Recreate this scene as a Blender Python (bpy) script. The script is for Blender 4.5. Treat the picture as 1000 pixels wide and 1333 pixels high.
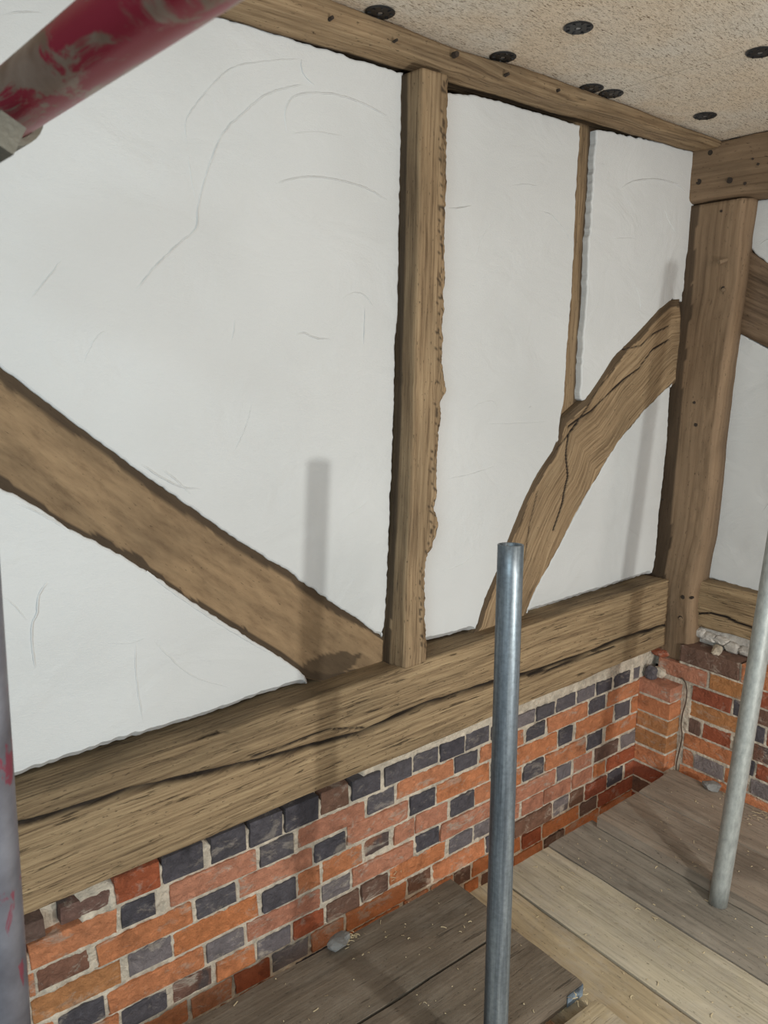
import bpy, bmesh, math, random
from mathutils import Vector, Matrix, noise
random.seed(7)
for o in list(bpy.data.objects): bpy.data.objects.remove(o, do_unlink=True)
scn = bpy.context.scene
COL = scn.collection

# ------------------------------------------------------------------ camera
CAM_Z = 1.464
F = 1010.0
yaw, pitch, roll = (math.radians(a) for a in (37.95, 11.6, -0.15))
fwd = Vector((math.sin(yaw)*math.cos(pitch), math.cos(yaw)*math.cos(pitch), -math.sin(pitch)))
r0 = Vector((math.cos(yaw), -math.sin(yaw), 0)); d0 = fwd.cross(r0)
rt = math.cos(roll)*r0 + math.sin(roll)*d0
dn = -math.sin(roll)*r0 + math.cos(roll)*d0
cd = bpy.data.cameras.new('camera'); cam = bpy.data.objects.new('camera', cd); COL.objects.link(cam)
m = Matrix.Identity(4)
for i in range(3):
    m[i][0] = rt[i]; m[i][1] = -dn[i]; m[i][2] = -fwd[i]
m[0][3], m[1][3], m[2][3] = 0, 0, CAM_Z
cam.matrix_world = m
cd.sensor_fit = 'VERTICAL'; cd.sensor_height = 36; cd.lens = F/1333*36
cd.clip_start = 0.02
cd.dof.use_dof = True; cd.dof.focus_distance = 2.1; cd.dof.aperture_fstop = 11
scn.camera = cam

# ------------------------------------------------------------------ world, lights, exposure
w = bpy.data.worlds.new('world'); scn.world = w; w.use_nodes = True
w.node_tree.nodes['Background'].inputs[0].default_value = (0.80, 0.90, 1.0, 1)
w.node_tree.nodes['Background'].inputs[1].default_value = 0.27
def lamp(name, kind, loc, power, col, size=.05, target=None, size_y=None, spot=None):
    l = bpy.data.lights.new(name, kind); l.energy = power; l.color = col
    if kind == 'AREA':
        l.size = size
        if size_y: l.shape = 'RECTANGLE'; l.size_y = size_y
    else: l.shadow_soft_size = size
    if kind == 'SPOT': l.spot_size = math.radians(spot); l.spot_blend = .6
    o = bpy.data.objects.new(name, l); COL.objects.link(o); o.location = loc
    if target is not None:
        o.rotation_euler = (Vector(target)-Vector(loc)).to_track_quat('-Z', 'Y').to_euler()
    return o
lamp('work_light', 'POINT', (1.2, -.66, .84), 64, (.98, 1.0, .96), .035)
lamp('daylight_opening', 'AREA', (-1.7, -1.0, 1.9), 46, (.72, .91, 1.0), 1.3, (.5, 1.5, 1.1), 1.3)
lamp('daylight_behind', 'AREA', (0.9, -2.6, 1.7), 42, (1.0, .90, .82), 1.0, (1.9, 1.2, .8), 1.0)
lamp('bounce_fill_under_boards', 'POINT', (1.6, .55, -.19), 8.0, (1.0, .80, .62), .06)  # added fill for bounce light on the lowest bricks, no real lamp there
scn.view_settings.view_transform = 'Standard'; scn.view_settings.look = 'None'
scn.view_settings.exposure = 0.03; scn.view_settings.gamma = 1
scn.view_settings.use_curve_mapping = False

# ------------------------------------------------------------------ helpers
def ray(px, py): return rt*((px-500)/F) + dn*((py-666.5)/F) + fwd
H = Vector((0, 0, CAM_Z))
def at_y(px, py, y): r = ray(px, py); return r*(y/r.y) + H
def at_x(px, py, x): r = ray(px, py); return r*(x/r.x) + H
def at_z(px, py, z): r = ray(px, py); return r*((z-CAM_Z)/r.z) + H
def lerp(a, b, t): return a+(b-a)*t
def interp(pts, x):
    if x <= pts[0][0]: return pts[0][1]
    for (a, va), (b, vb) in zip(pts, pts[1:]):
        if x <= b: return va+(vb-va)*(x-a)/(b-a)
    return pts[-1][1]
def n3(x, y=0, z=0): return noise.noise(Vector((x, y, z)))

def tag(o, label=None, cat=None, group=None, kind=None):
    if label: o['label'] = label
    if cat: o['category'] = cat
    if group: o['group'] = group
    if kind: o['kind'] = kind
    return o
def empty(name, loc, parent=None):
    o = bpy.data.objects.new(name, None); COL.objects.link(o); o.location = loc
    o.empty_display_size = .05
    if parent: o.parent = parent
    bpy.context.view_layer.update()
    return o
def child_loc(o, parent, world):
    o.parent = parent
    o.location = Vector(world) - abs_loc(parent)
def abs_loc(o):
    v = Vector(o.location)
    while o.parent: o = o.parent; v += o.location
    return v
def mkobj(name, me, mats, parent=None, origin=None, smooth=False):
    """mesh in world coordinates -> object with its origin at the base centre"""
    if origin is None:
        xs = [v.co for v in me.vertices]
        mn = Vector([min(c[i] for c in xs) for i in range(3)]); mx = Vector([max(c[i] for c in xs) for i in range(3)])
        origin = Vector(((mn.x+mx.x)/2, (mn.y+mx.y)/2, mn.z))
    me.transform(Matrix.Translation(-origin))
    for mt in (mats if isinstance(mats, (list, tuple)) else [mats]): me.materials.append(mt)
    if smooth:
        me.polygons.foreach_set('use_smooth', [True]*len(me.polygons))
    o = bpy.data.objects.new(name, me); COL.objects.link(o)
    if parent: child_loc(o, parent, origin)
    else: o.location = origin
    return o
def from_bm(name, bm, mats, parent=None, smooth=False, origin=None):
    bmesh.ops.recalc_face_normals(bm, faces=bm.faces)
    me = bpy.data.meshes.new(name); bm.to_mesh(me); bm.free()
    return mkobj(name, me, mats, parent, origin, smooth)

def resample(pts, step):
    out = [Vector(pts[0])]
    for a, b in zip(pts, pts[1:]):
        a, b = Vector(a), Vector(b); n = max(1, int((b-a).length/step))
        for i in range(1, n+1): out.append(a.lerp(b, i/n))
    return out
def loft(name, rings, mat, parent=None, step=.015, side=.012, amp=.0015, disp=None, stain_shade=None, rnd=.003, freq=9, seed=0.0, smooth=True):
    """rings: stations along the timber, each the same corners in the same order; sides subdivided, faces uneven"""
    k = len(rings[0])
    cs = [sum(r, Vector())/k for r in rings]
    st = []
    u = 0.0
    for i in range(len(rings)-1):
        L = (cs[i+1]-cs[i]).length; n = max(1, int(L/step))
        for j in range(n):
            t = j/n; st.append((u+L*t, [rings[i][q].lerp(rings[i+1][q], t) for q in range(k)]))
        u += L
    st.append((u, [v.copy() for v in rings[-1]]))
    mid = st[len(st)//2][1]
    sides = side if isinstance(side, (list, tuple)) else [side]*k
    seg = [max(1, int((mid[(q+1) % k]-mid[q]).length/sides[q])) for q in range(k)]
    ns = sum(seg)
    verts = []; uvs = []; stain_shades = []
    axis_all = (cs[-1]-cs[0]).normalized()
    for (uu, rg) in st:
        c = sum(rg, Vector())/k
        nrm = []
        for q in range(k):
            e = rg[(q+1) % k]-rg[q]; nn = e.cross(axis_all)
            if nn.length < 1e-9: nn = Vector((0, 0, 1))
            nn.normalize()
            if nn.dot((rg[q]+rg[(q+1) % k])/2-c) < 0: nn = -nn
            nrm.append(nn)
        v = 0.0
        for q in range(k):
            a, b = rg[q], rg[(q+1) % k]; L = (b-a).length
            for j in range(seg[q]):
                t = j/seg[q]; p = a.lerp(b, t)
                nn = nrm[q]
                if j == 0:
                    nn = (nrm[q]+nrm[q-1]).normalized()
                    p = p - nn*rnd
                d = n3(uu*freq, (v+L*t)*freq*2+seed, seed)*amp*2 + n3(uu*freq*5, (v+L*t)*60+seed, seed+5)*amp*.6
                if disp: d += disp(uu, q, t, p)
                verts.append(p+nn*d); uvs.append((uu, v+L*t)); stain_shades.append(.5*stain_shade(uu, q, t, p) if stain_shade else 0.0)
            v += L
    faces = []; fuv = []
    vt = sum((mid[(q+1) % k]-mid[q]).length for q in range(k))
    for i in range(len(st)-1):
        for j in range(ns):
            j2 = (j+1) % ns
            ids = (i*ns+j, i*ns+j2, (i+1)*ns+j2, (i+1)*ns+j)
            faces.append(ids)
            w_ = [uvs[x] for x in ids]
            if j2 == 0: w_[1] = (w_[1][0], vt); w_[2] = (w_[2][0], vt)
            fuv.append(w_)
    e0 = list(range(ns)); e1 = [(len(st)-1)*ns+j for j in range(ns)]
    for e in (e0, e1):
        cc = sum((verts[x] for x in e), Vector())/ns; ci = len(verts); verts.append(cc); uvs.append((0, 0)); stain_shades.append(0)
        for j in range(ns):
            a, b = e[j], e[(j+1) % ns]; faces.append((a, b, ci))
            fuv.append([(verts[x].x*.3, verts[x].z+verts[x].y) for x in (a, b, ci)])
    me = bpy.data.meshes.new(name); me.from_pydata([tuple(v) for v in verts], [], faces)
    uvl = me.uv_layers.new(name='grain'); flat = []
    for f_ in fuv:
        for p in f_: flat += [p[0], p[1]]
    uvl.data.foreach_set('uv', flat)
    at = me.attributes.new('stain_shade', 'FLOAT', 'POINT'); at.data.foreach_set('value', stain_shades)  # holds real stains and also shade painted into the wood colour
    bm = bmesh.new(); bm.from_mesh(me); bmesh.ops.recalc_face_normals(bm, faces=bm.faces); bm.to_mesh(me); bm.free()
    me.polygons.foreach_set('use_smooth', [smooth]*len(me.polygons))
    o = mkobj(name, me, mat, parent)
    return o
def box_rings(axis, lo, hi, n=2, bow=0):
    """rectangular bar from lo to hi along the given axis"""
    out = []
    for i in range(n):
        t = i/(n-1)
        if axis == 0:
            x = lerp(lo[0], hi[0], t); out.append([Vector((x, lo[1], lo[2])), Vector((x, hi[1], lo[2])), Vector((x, hi[1], hi[2])), Vector((x, lo[1], hi[2]))])
        elif axis == 1:
            y = lerp(lo[1], hi[1], t); out.append([Vector((lo[0], y, lo[2])), Vector((hi[0], y, lo[2])), Vector((hi[0], y, hi[2])), Vector((lo[0], y, hi[2]))])
        else:
            z = lerp(lo[2], hi[2], t); out.append([Vector((lo[0], lo[1], z)), Vector((hi[0], lo[1], z)), Vector((hi[0], hi[1], z)), Vector((lo[0], hi[1], z))])
    return out
def seg_dist(p, a, b):
    ax, ay = a; bx, by = b; dx, dy = bx-ax, by-ay
    t = max(0, min(1, ((p[0]-ax)*dx+(p[1]-ay)*dy)/(dx*dx+dy*dy+1e-12)))
    return math.hypot(p[0]-ax-dx*t, p[1]-ay-dy*t)
def poly_dist(p, poly): return min(seg_dist(p, a, b) for a, b in zip(poly, poly[1:]))
def groove(poly, width, depth):
    xs = [a[0] for a in poly]; x0, x1 = min(xs)-.02, max(xs)+.02
    ys = [a[1] for a in poly]; y0, y1 = min(ys)-.02, max(ys)+.02
    def g(px, pz):
        if px < x0 or px > x1 or pz < y0 or pz > y1: return 0
        d = poly_dist((px, pz), poly)
        ww = width*(1+.6*n3(px*14, pz*3, 2.2))
        return -depth*math.exp(-(d/ww)**2)
    return g

# ------------------------------------------------------------------ materials
def newmat(name):
    m_ = bpy.data.materials.new(name); m_.use_nodes = True
    nt = m_.node_tree; b = nt.nodes['Principled BSDF']
    return m_, nt, b
def N(nt, t, **kw):
    n = nt.nodes.new(t)
    for k_, v in kw.items():
        if k_ in ('operation', 'blend_type', 'data_type', 'attribute_name', 'feature', 'musgrave_type', 'distance', 'noise_dimensions'): setattr(n, k_, v)
        else: n.inputs[k_].default_value = v
    return n
def ramp(nt, fac, stops):
    r = nt.nodes.new('ShaderNodeValToRGB'); el = r.color_ramp.elements
    while len(el) < len(stops): el.new(.5)
    for e, (p, c) in zip(el, stops):
        e.position = p; e.color = (c if isinstance(c, (tuple, list)) else (c, c, c)) + ((1,) if not isinstance(c, (tuple, list)) or len(c) == 3 else ())
    nt.links.new(fac, r.inputs[0]); return r.outputs[0]
def mix(nt, fac, a, b, mode='MIX'):
    n = nt.nodes.new('ShaderNodeMix'); n.data_type = 'RGBA'; n.blend_type = mode
    for s, v in ((n.inputs[0], fac), (n.inputs[6], a), (n.inputs[7], b)):
        if hasattr(v, 'links'): nt.links.new(v, s)
        elif isinstance(v, (int, float)): s.default_value = v
        else: s.default_value = (*v, 1) if len(v) == 3 else v
    return n.outputs[2]
def noise_n(nt, vec, scale, detail=4, rough=.55, dist=0):
    n = nt.nodes.new('ShaderNodeTexNoise'); n.inputs['Scale'].default_value = scale; n.inputs['Detail'].default_value = detail
    n.inputs['Roughness'].default_value = rough; n.inputs['Distortion'].default_value = dist
    if vec is not None: nt.links.new(vec, n.inputs['Vector'])
    return n.outputs['Fac']
def bump(nt, b, h, strength, dist=.01, prev=None):
    n = nt.nodes.new('ShaderNodeBump'); n.inputs['Strength'].default_value = strength; n.inputs['Distance'].default_value = dist
    nt.links.new(h, n.inputs['Height'])
    if prev is not None: nt.links.new(prev, n.inputs['Normal'])
    nt.links.new(n.outputs[0], b.inputs['Normal']); return n.outputs[0]
def worldpos(nt): return nt.nodes.new('ShaderNodeNewGeometry').outputs['Position']
def mapped(nt, vec, scale, off=None):
    n = nt.nodes.new('ShaderNodeMapping'); n.inputs['Scale'].default_value = scale
    nt.links.new(vec, n.inputs['Vector'])
    if off is not None: nt.links.new(off, n.inputs['Location'])
    return n.outputs[0]

def wood(name, light, mid, dark, grain=42, rough=.8, fiss=.55, bumps=.5, stain_shade_col=(.028, .018, .011), dust=.0, along=2.2, fth=.30):
    m_, nt, b = newmat(name)
    uv = nt.nodes.new('ShaderNodeUVMap'); uv.uv_map = 'grain'
    oi = nt.nodes.new('ShaderNodeObjectInfo')
    mul = nt.nodes.new('ShaderNodeVectorMath'); mul.operation = 'SCALE'; mul.inputs[3].default_value = 17
    cmb = nt.nodes.new('ShaderNodeCombineXYZ')
    for i in range(3): nt.links.new(oi.outputs['Random'], cmb.inputs[i])
    nt.links.new(cmb.outputs[0], mul.inputs[0]); off = mul.outputs[0]
    g = noise_n(nt, mapped(nt, uv.outputs[0], (along*2.2, grain*3.2, 1), off), 1, 8, .62, .12)
    f = noise_n(nt, mapped(nt, uv.outputs[0], (along*4.5, grain*2.6, 1), off), 1, 4, .62, .25)
    p = noise_n(nt, mapped(nt, uv.outputs[0], (2.6, 9, 1), off), 1, 6, .62, .6)
    sp = noise_n(nt, mapped(nt, uv.outputs[0], (70, 190, 1), off), 1, 3, .55)
    c = ramp(nt, g, [(.30, dark), (.46, mid), (.66, light)])
    pc = ramp(nt, p, [(.28, .62), (.5, 1.0), (.72, 1.22)])
    c = mix(nt, .8, c, pc, 'MULTIPLY')
    ff = ramp(nt, f, [(fth, 1.0), (fth+.065, 0.0)])
    s1 = nt.nodes.new('ShaderNodeMath'); s1.operation = 'MULTIPLY'; s1.inputs[1].default_value = fiss; nt.links.new(ff, s1.inputs[0])
    c = mix(nt, s1.outputs[0], c, tuple(x*.28 for x in dark))
    sf = ramp(nt, sp, [(.28, .75), (.36, 0.0)])
    c = mix(nt, sf, c, tuple(x*.4 for x in dark))
    if dust:
        dn_ = noise_n(nt, mapped(nt, uv.outputs[0], (9, 14, 1), off), 1, 8, .72)
        df = ramp(nt, dn_, [(.46, 0.0), (.70, dust)])
        c = mix(nt, df, c, (.46, .41, .34))
    a = nt.nodes.new('ShaderNodeAttribute'); a.attribute_name = 'stain_shade'
    c = mix(nt, ramp(nt, a.outputs['Fac'], [(0.0, 0.0), (.5, 1.0)]), c, stain_shade_col)
    c = mix(nt, ramp(nt, a.outputs['Fac'], [(.55, 0.0), (.95, 1.0)]), c, (.006, .004, .003))
    nt.links.new(c, b.inputs['Base Color']); b.inputs['Roughness'].default_value = rough
    b.inputs['Specular IOR Level'].default_value = .3
    h = mix(nt, .5, g, ff, 'SUBTRACT')
    n1 = bump(nt, b, h, bumps, .006)
    bump(nt, b, sp, bumps*.4, .002, n1)
    return m_
OAK = wood('aged_oak', (.37, .265, .155), (.255, .172, .096), (.115, .072, .038), fiss=.5)
OAK_SILL = wood('weathered_sill_oak', (.40, .29, .165), (.275, .19, .105), (.13, .085, .048), grain=50, fiss=.75, bumps=.8, fth=.315)
OAK_POST = wood('red_brown_post_oak', (.245, .165, .10), (.205, .135, .08), (.14, .09, .052), grain=30, fiss=.14, bumps=.25, along=1.2)
OAK_SMOOTH = wood('smooth_brace_oak', (.29, .195, .108), (.235, .155, .085), (.17, .108, .058), grain=14, fiss=.10, bumps=.35, along=6)
OAK_GLOSS = wood('varnished_brace_oak', (.20, .135, .085), (.13, .085, .052), (.07, .045, .028), grain=22, fiss=.2, bumps=.3, rough=.35)
def board_mat(name, l, d=.62, dust=.6, fiss=.3):
    return wood(name, tuple(x*1.12 for x in l), tuple(x*.95 for x in l), tuple(x*d for x in l), grain=30, fiss=fiss, bumps=.35, dust=dust, along=1.4)
BD_TAN = board_mat('tan_board', (.43, .34, .215)); BD_PALE = board_mat('pale_board', (.47, .41, .30))
BD_GREY = board_mat('grey_board', (.27, .235, .19), dust=.3); BD_BROWN = board_mat('brown_board', (.30, .24, .185), dust=.3)
BD_DARK = board_mat('dark_board', (.165, .13, .095), dust=.18, fiss=.6)

def plaster_mat():
    m_, nt, b = newmat('white_lime_plaster')
    P = worldpos(nt)
    big = noise_n(nt, P, 1.6, 3, .5); c = ramp(nt, big, [(.3, (.55, .555, .545)), (.7, (.64, .645, .635))])
    nt.links.new(c, b.inputs['Base Color']); b.inputs['Roughness'].default_value = .62
    b.inputs['Specular IOR Level'].default_value = .35
    sw = noise_n(nt, mapped(nt, P, (4.5, 4.5, 6.5)), 1, 3, .5, 1.3)
    fine = noise_n(nt, mapped(nt, P, (150, 150, 340)), 1, 4, .6)
    pit = noise_n(nt, P, 55, 5, .6, .6); pr = ramp(nt, pit, [(.28, 0.0), (.36, 1.0)])
    n1 = bump(nt, b, sw, .35, .02)
    n2 = bump(nt, b, fine, .4, .002, n1)
    bump(nt, b, pr, .12, .002, n2)
    return m_
PLASTER = plaster_mat()
def simple(name, col, rough=.8, metal=0, bs=0, bscale=60, var=.25, spec=.5):
    m_, nt, b = newmat(name)
    P = worldpos(nt); n = noise_n(nt, P, bscale*.35, 5, .6)
    c = ramp(nt, n, [(.3, tuple(x*(1-var) for x in col)), (.7, tuple(min(1, x*(1+var)) for x in col))])
    nt.links.new(c, b.inputs['Base Color']); b.inputs['Roughness'].default_value = rough; b.inputs['Metallic'].default_value = metal
    b.inputs['Specular IOR Level'].default_value = spec
    if bs: bump(nt, b, noise_n(nt, P, bscale, 6, .65), bs, .01)
    return m_
MORTAR = simple('lime_mortar', (.66, .57, .45), .95, 0, 1.0, 110, .3)
MORTAR_GREY = simple('grey_mortar_lump', (.26, .26, .25), .9, 0, .6, 60, .25)
STONE = simple('limewashed_stone', (.52, .48, .43), .9, 0, .8, 60, .3)
DARK = simple('dark_peg_end', (.035, .024, .016), .9)
BLACK = simple('black_plastic', (.012, .012, .013), .45, 0, 0)
BACK = simple('dark_backing', (.05, .04, .03), .95, 0, .5, 30, .3)
PEG = simple('oak_peg', (.22, .15, .09), .8, 0, .5, 80)
CABLE = simple('brown_cable', (.07, .045, .03), .6)
GROUND = simple('dusty_subfloor', (.26, .19, .13), .95, 0, .8, 25, .35)

def brick_mat(name, c1, c2, white=.5, rough=.85, patch=None):
    m_, nt, b = newmat(name)
    P = worldpos(nt); oi = nt.nodes.new('ShaderNodeObjectInfo')
    n = noise_n(nt, P, 14, 5, .65, .4)
    base = mix(nt, oi.outputs['Random'], c1, c2)
    v = ramp(nt, n, [(.28, .5), (.45, .95), (.75, 1.25)])
    c = mix(nt, .8, base, v, 'MULTIPLY')
    gr = noise_n(nt, P, 320, 3, .6); gv = ramp(nt, gr, [(.33, .72), (.5, 1.0)]); c = mix(nt, .5, c, gv, 'MULTIPLY')
    if patch:
        pn = noise_n(nt, P, 9, 4, .6, .5); pf = ramp(nt, pn, [(.52, 0.0), (.60, .85)]); c = mix(nt, pf, c, patch)
    wn = noise_n(nt, mapped(nt, P, (13, 13, 26)), 1, 8, .74, .5); wf = ramp(nt, wn, [(.545, 0.0), (.63, white)])
    c = mix(nt, wf, c, (.58, .50, .41))
    nt.links.new(c, b.inputs['Base Color']); b.inputs['Roughness'].default_value = rough
    b.inputs['Specular IOR Level'].default_value = .3
    cr = noise_n(nt, P, 48, 7, .72, .8)
    n1 = bump(nt, b, cr, 1.0, .016)
    bump(nt, b, gr, .3, .002, n1)
    return m_
BM = {
 'o': brick_mat('orange_brick', (.72, .26, .10), (.66, .27, .135), .55),
 'p': brick_mat('pink_orange_brick', (.66, .29, .175), (.58, .25, .155), .65),
 'y': brick_mat('tan_orange_brick', (.60, .27, .11), (.52, .235, .09), .4),
 'd': brick_mat('blue_grey_brick', (.10, .092, .105), (.15, .135, .145), .4, .6),
 'g': brick_mat('pale_grey_brick', (.22, .195, .205), (.32, .27, .26), .7, .7),
 'b': brick_mat('brown_brick', (.24, .125, .08), (.19, .12, .095), .5, .8),
 'r': brick_mat('deep_red_brick', (.48, .13, .055), (.38, .11, .06), .4),
 'x': brick_mat('broken_mixed_brick', (.34, .15, .085), (.20, .12, .10), .75, .9, (.10, .085, .085)),
}

def galv():
    m_, nt, b = newmat('galvanised_steel')
    tc = nt.nodes.new('ShaderNodeTexCoord').outputs['Object']
    st = noise_n(nt, mapped(nt, tc, (60, 60, 2.5)), 1, 5, .65); sp = noise_n(nt, tc, 120, 4, .6)
    c = ramp(nt, st, [(.3, (.06, .07, .08)), (.5, (.17, .20, .225)), (.72, (.33, .37, .39))])
    c = mix(nt, .5, c, ramp(nt, sp, [(.3, .55), (.6, 1.1)]), 'MULTIPLY')
    nt.links.new(c, b.inputs['Base Color']); b.inputs['Metallic'].default_value = .55; b.inputs['Roughness'].default_value = .42
    bump(nt, b, sp, .15, .001); return m_
GALV = galv()
def galv_pale():
    m_, nt, b = newmat('pale_galvanised_steel')
    tc = nt.nodes.new('ShaderNodeTexCoord').outputs['Object']
    sp = noise_n(nt, mapped(nt, tc, (90, 90, 40)), 1, 6, .65)
    c = ramp(nt, sp, [(.3, (.27, .285, .27)), (.7, (.45, .465, .44))])
    nt.links.new(c, b.inputs['Base Color']); b.inputs['Metallic'].default_value = .35; b.inputs['Roughness'].default_value = .5
    bump(nt, b, sp, .15, .001); return m_
GALV_P = galv_pale()
def redtube(name, thr):
    m_, nt, b = newmat(name)
    tc = nt.nodes.new('ShaderNodeTexCoord').outputs['Object']
    n = noise_n(nt, mapped(nt, tc, (16, 16, 7)), 1, 7, .68, 1.0)
    f = ramp(nt, n, [(thr, 0.0), (thr+.05, 1.0)])
    n2 = noise_n(nt, tc, 26, 5, .6)
    rust = ramp(nt, n2, [(.3, (.13, .075, .05)), (.7, (.24, .17, .13))])
    c = mix(nt, f, rust, (.21, .014, .028))
    nt.links.new(c, b.inputs['Base Color']); b.inputs['Roughness'].default_value = .38; b.inputs['Metallic'].default_value = .15
    bump(nt, b, n2, .2, .001); return m_
RED = redtube('red_painted_rusty_steel', .47)
def greyred():
    m_, nt, b = newmat('grey_steel_red_flecks')
    tc = nt.nodes.new('ShaderNodeTexCoord').outputs['Object']
    n = noise_n(nt, mapped(nt, tc, (34, 34, 12)), 1, 5, .6, .6); f = ramp(nt, n, [(.60, 0.0), (.64, .8)])
    n2 = noise_n(nt, tc, 12, 5, .6)
    g = ramp(nt, n2, [(.3, (.10, .10, .12)), (.7, (.24, .25, .29))])
    c = mix(nt, f, g, (.24, .03, .06))
    nt.links.new(c, b.inputs['Base Color']); b.inputs['Roughness'].default_value = .4; b.inputs['Metallic'].default_value = .4
    return m_
GREYRED = greyred()

def woodwool():
    m_, nt, b = newmat('wood_wool_board')
    P = worldpos(nt)
    a = []
    for i, rot in enumerate((0.3, 1.2, 2.2, 2.9)):
        mp = nt.nodes.new('ShaderNodeMapping'); mp.inputs['Rotation'].default_value = (0, 0, rot); mp.inputs['Scale'].default_value = (55, 300, 40)
        mp.inputs['Location'].default_value = (i*3.1, i*1.7, 0)
        nt.links.new(P, mp.inputs['Vector'])
        a.append(noise_n(nt, mp.outputs[0], 1, 2, .5, 1.5))
    m1 = nt.nodes.new('ShaderNodeMath'); m1.operation = 'MINIMUM'; nt.links.new(a[0], m1.inputs[0]); nt.links.new(a[1], m1.inputs[1])
    m2 = nt.nodes.new('ShaderNodeMath'); m2.operation = 'MINIMUM'; nt.links.new(a[2], m2.inputs[0]); nt.links.new(a[3], m2.inputs[1])
    m3 = nt.nodes.new('ShaderNodeMath'); m3.operation = 'MINIMUM'; nt.links.new(m1.outputs[0], m3.inputs[0]); nt.links.new(m2.outputs[0], m3.inputs[1])
    c = ramp(nt, m3.outputs[0], [(.27, (.14, .10, .07)), (.33, (.50, .42, .33)), (.40, (.78, .71, .61))])
    pn = noise_n(nt, P, 3.5, 4, .6, .5); c = mix(nt, .55, c, ramp(nt, pn, [(.35, (1.0, .86, .70)), (.6, (1, 1, 1))]), 'MULTIPLY')
    nt.links.new(c, b.inputs['Base Color']); b.inputs['Roughness'].default_value = .95; b.inputs['Specular IOR Level'].default_value = .1
    bump(nt, b, m3.outputs[0], .8, .006)
    return m_
WOOL = woodwool()

# ------------------------------------------------------------------ ceiling
def cz(x, y=1.42): return 2.162-.033*(x-1.05)
ceil = empty('ceiling', (1.0, .5, 2.16)); tag(ceil, 'sloping ceiling of pale wood-wool insulation boards', kind='structure')
def at_ceil(px, py):
    r = ray(px, py); # z = 2.162-.033*(x-1.05)
    t = (2.162+.033*1.05-CAM_Z)/(r.z+.033*r.x); return r*t+H
ja, jb = at_ceil(811, 112), at_ceil(952, 75); jc, jd = at_ceil(917, 0), at_ceil(1000, 51)
jx = (ja.x+jb.x)/2; jy = (jc.y+jd.y)/2
def slab(name, x0, x1, y0, y1, parent, mat, th=.05):
    bm = bmesh.new()
    nx, ny = max(1, int((x1-x0)/.06)), max(1, int((y1-y0)/.06))
    def grid(dz, sgn):
        g = [[bm.verts.new((lerp(x0, x1, i/nx), lerp(y0, y1, j/ny), cz(lerp(x0, x1, i/nx))+dz + (0 if dz else .001*n3(i*.7, j*.7, 3)))) for j in range(ny+1)] for i in range(nx+1)]
        for i in range(nx):
            for j in range(ny): bm.faces.new((g[i][j], g[i+1][j], g[i+1][j+1], g[i][j+1]))
        return g
    a = grid(0, 1); b = grid(th, -1)
    for i in range(nx):
        bm.faces.new((a[i][0], a[i+1][0], b[i+1][0], b[i][0])); bm.faces.new((a[i][ny], a[i+1][ny], b[i+1][ny], b[i][ny]))
    for j in range(ny):
        bm.faces.new((a[0][j], a[0][j+1], b[0][j+1], b[0][j])); bm.faces.new((a[nx][j], a[nx][j+1], b[nx][j+1], b[nx][j]))
    return from_bm(name, bm, mat, parent, smooth=False)
g_ = .0015
slab('insulation_board', -1.0, jx-g_, jy+g_-.02, 1.56, ceil, WOOL)
slab('insulation_board', jx+g_, 2.62, jy+g_, 1.56, ceil, WOOL)
slab('insulation_board', -1.0, jx-.45, -1.0, jy-g_-.02, ceil, WOOL)
slab('insulation_board', jx-.45+g_, 2.62, -1.0, jy-g_, ceil, WOOL)

# black fixing washers
def washer(px, py, r=.0315, rz=0):
    p = at_ceil(px, py); bm = bmesh.new(); n = 28
    prof = [(0, .0000), (.20, .0006), (.26, .0030), (.60, .0022), (.92, .0028), (1.0, .0012), (1.0, 0.0)]
    rings = []
    for (a, h) in prof[1:]:
        rings.append([bm.verts.new((p.x+r*a*math.cos(2*math.pi*k/n), p.y+r*a*math.sin(2*math.pi*k/n), cz(p.x+r*a*math.cos(2*math.pi*k/n))-h-.0012)) for k in range(n)])
    c = bm.verts.new((p.x, p.y, cz(p.x)-.0005-.0012))
    for k in range(n): bm.faces.new((c, rings[0][k], rings[0][(k+1) % n]))
    for a, b in zip(rings, rings[1:]):
        for k in range(n): bm.faces.new((a[k], a[(k+1) % n], b[(k+1) % n], b[k]))
    o = from_bm('fixing_washer', bm, BLACK)
    # raised spokes and screw
    bm = bmesh.new()
    for k in range(8):
        an = k*math.pi/4+.3; c_ = Vector((p.x+r*.74*math.cos(an), p.y+r*.74*math.sin(an), 0)); c_.z = cz(c_.x)-.0045
        bmesh.ops.create_cube(bm, size=1, matrix=Matrix.Translation(c_) @ Matrix.Rotation(an, 4, 'Z') @ Matrix.Diagonal((r*.22, r*.13, .0025, 1)))
    from_bm('raised_rib', bm, BLACK, o)
    bm = bmesh.new(); bmesh.ops.create_cone(bm, segments=12, radius1=.005, radius2=.004, depth=.002, cap_ends=True, matrix=Matrix.Translation((p.x, p.y, cz(p.x)-.0022)))
    from_bm('screw_head', bm, SCREW, o)
    return o
SCREW = simple('steel_screw', (.3, .3, .31), .4, .8)
WL = [((495, 15), 'black fixing washer on ceiling beside the plate, leftmost of all', ),
      ((753, 35), 'black fixing washer alone in the middle of the big ceiling board'),
      ((655, 73), 'black fixing washer at the ceiling edge, partly over the top plate right of the stud'),
      ((770, 114), 'left one of the two black washers set close together on the ceiling'),
      ((796, 121), 'right one of the two black washers set close together on the ceiling'),
      ((990, 67), 'black fixing washer on ceiling cut by the right edge of the picture'),
      ((918, 150), 'black fixing washer on ceiling above the corner, right of the close pair'),
      ((962, 182), 'black fixing washer on ceiling tight against the end beam, lowest of all')]
for (p, l) in [(a[0], a[1]) for a in WL]:
    tag(washer(*p), l, 'washer', 'black fixing washers on the ceiling boards')

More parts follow.
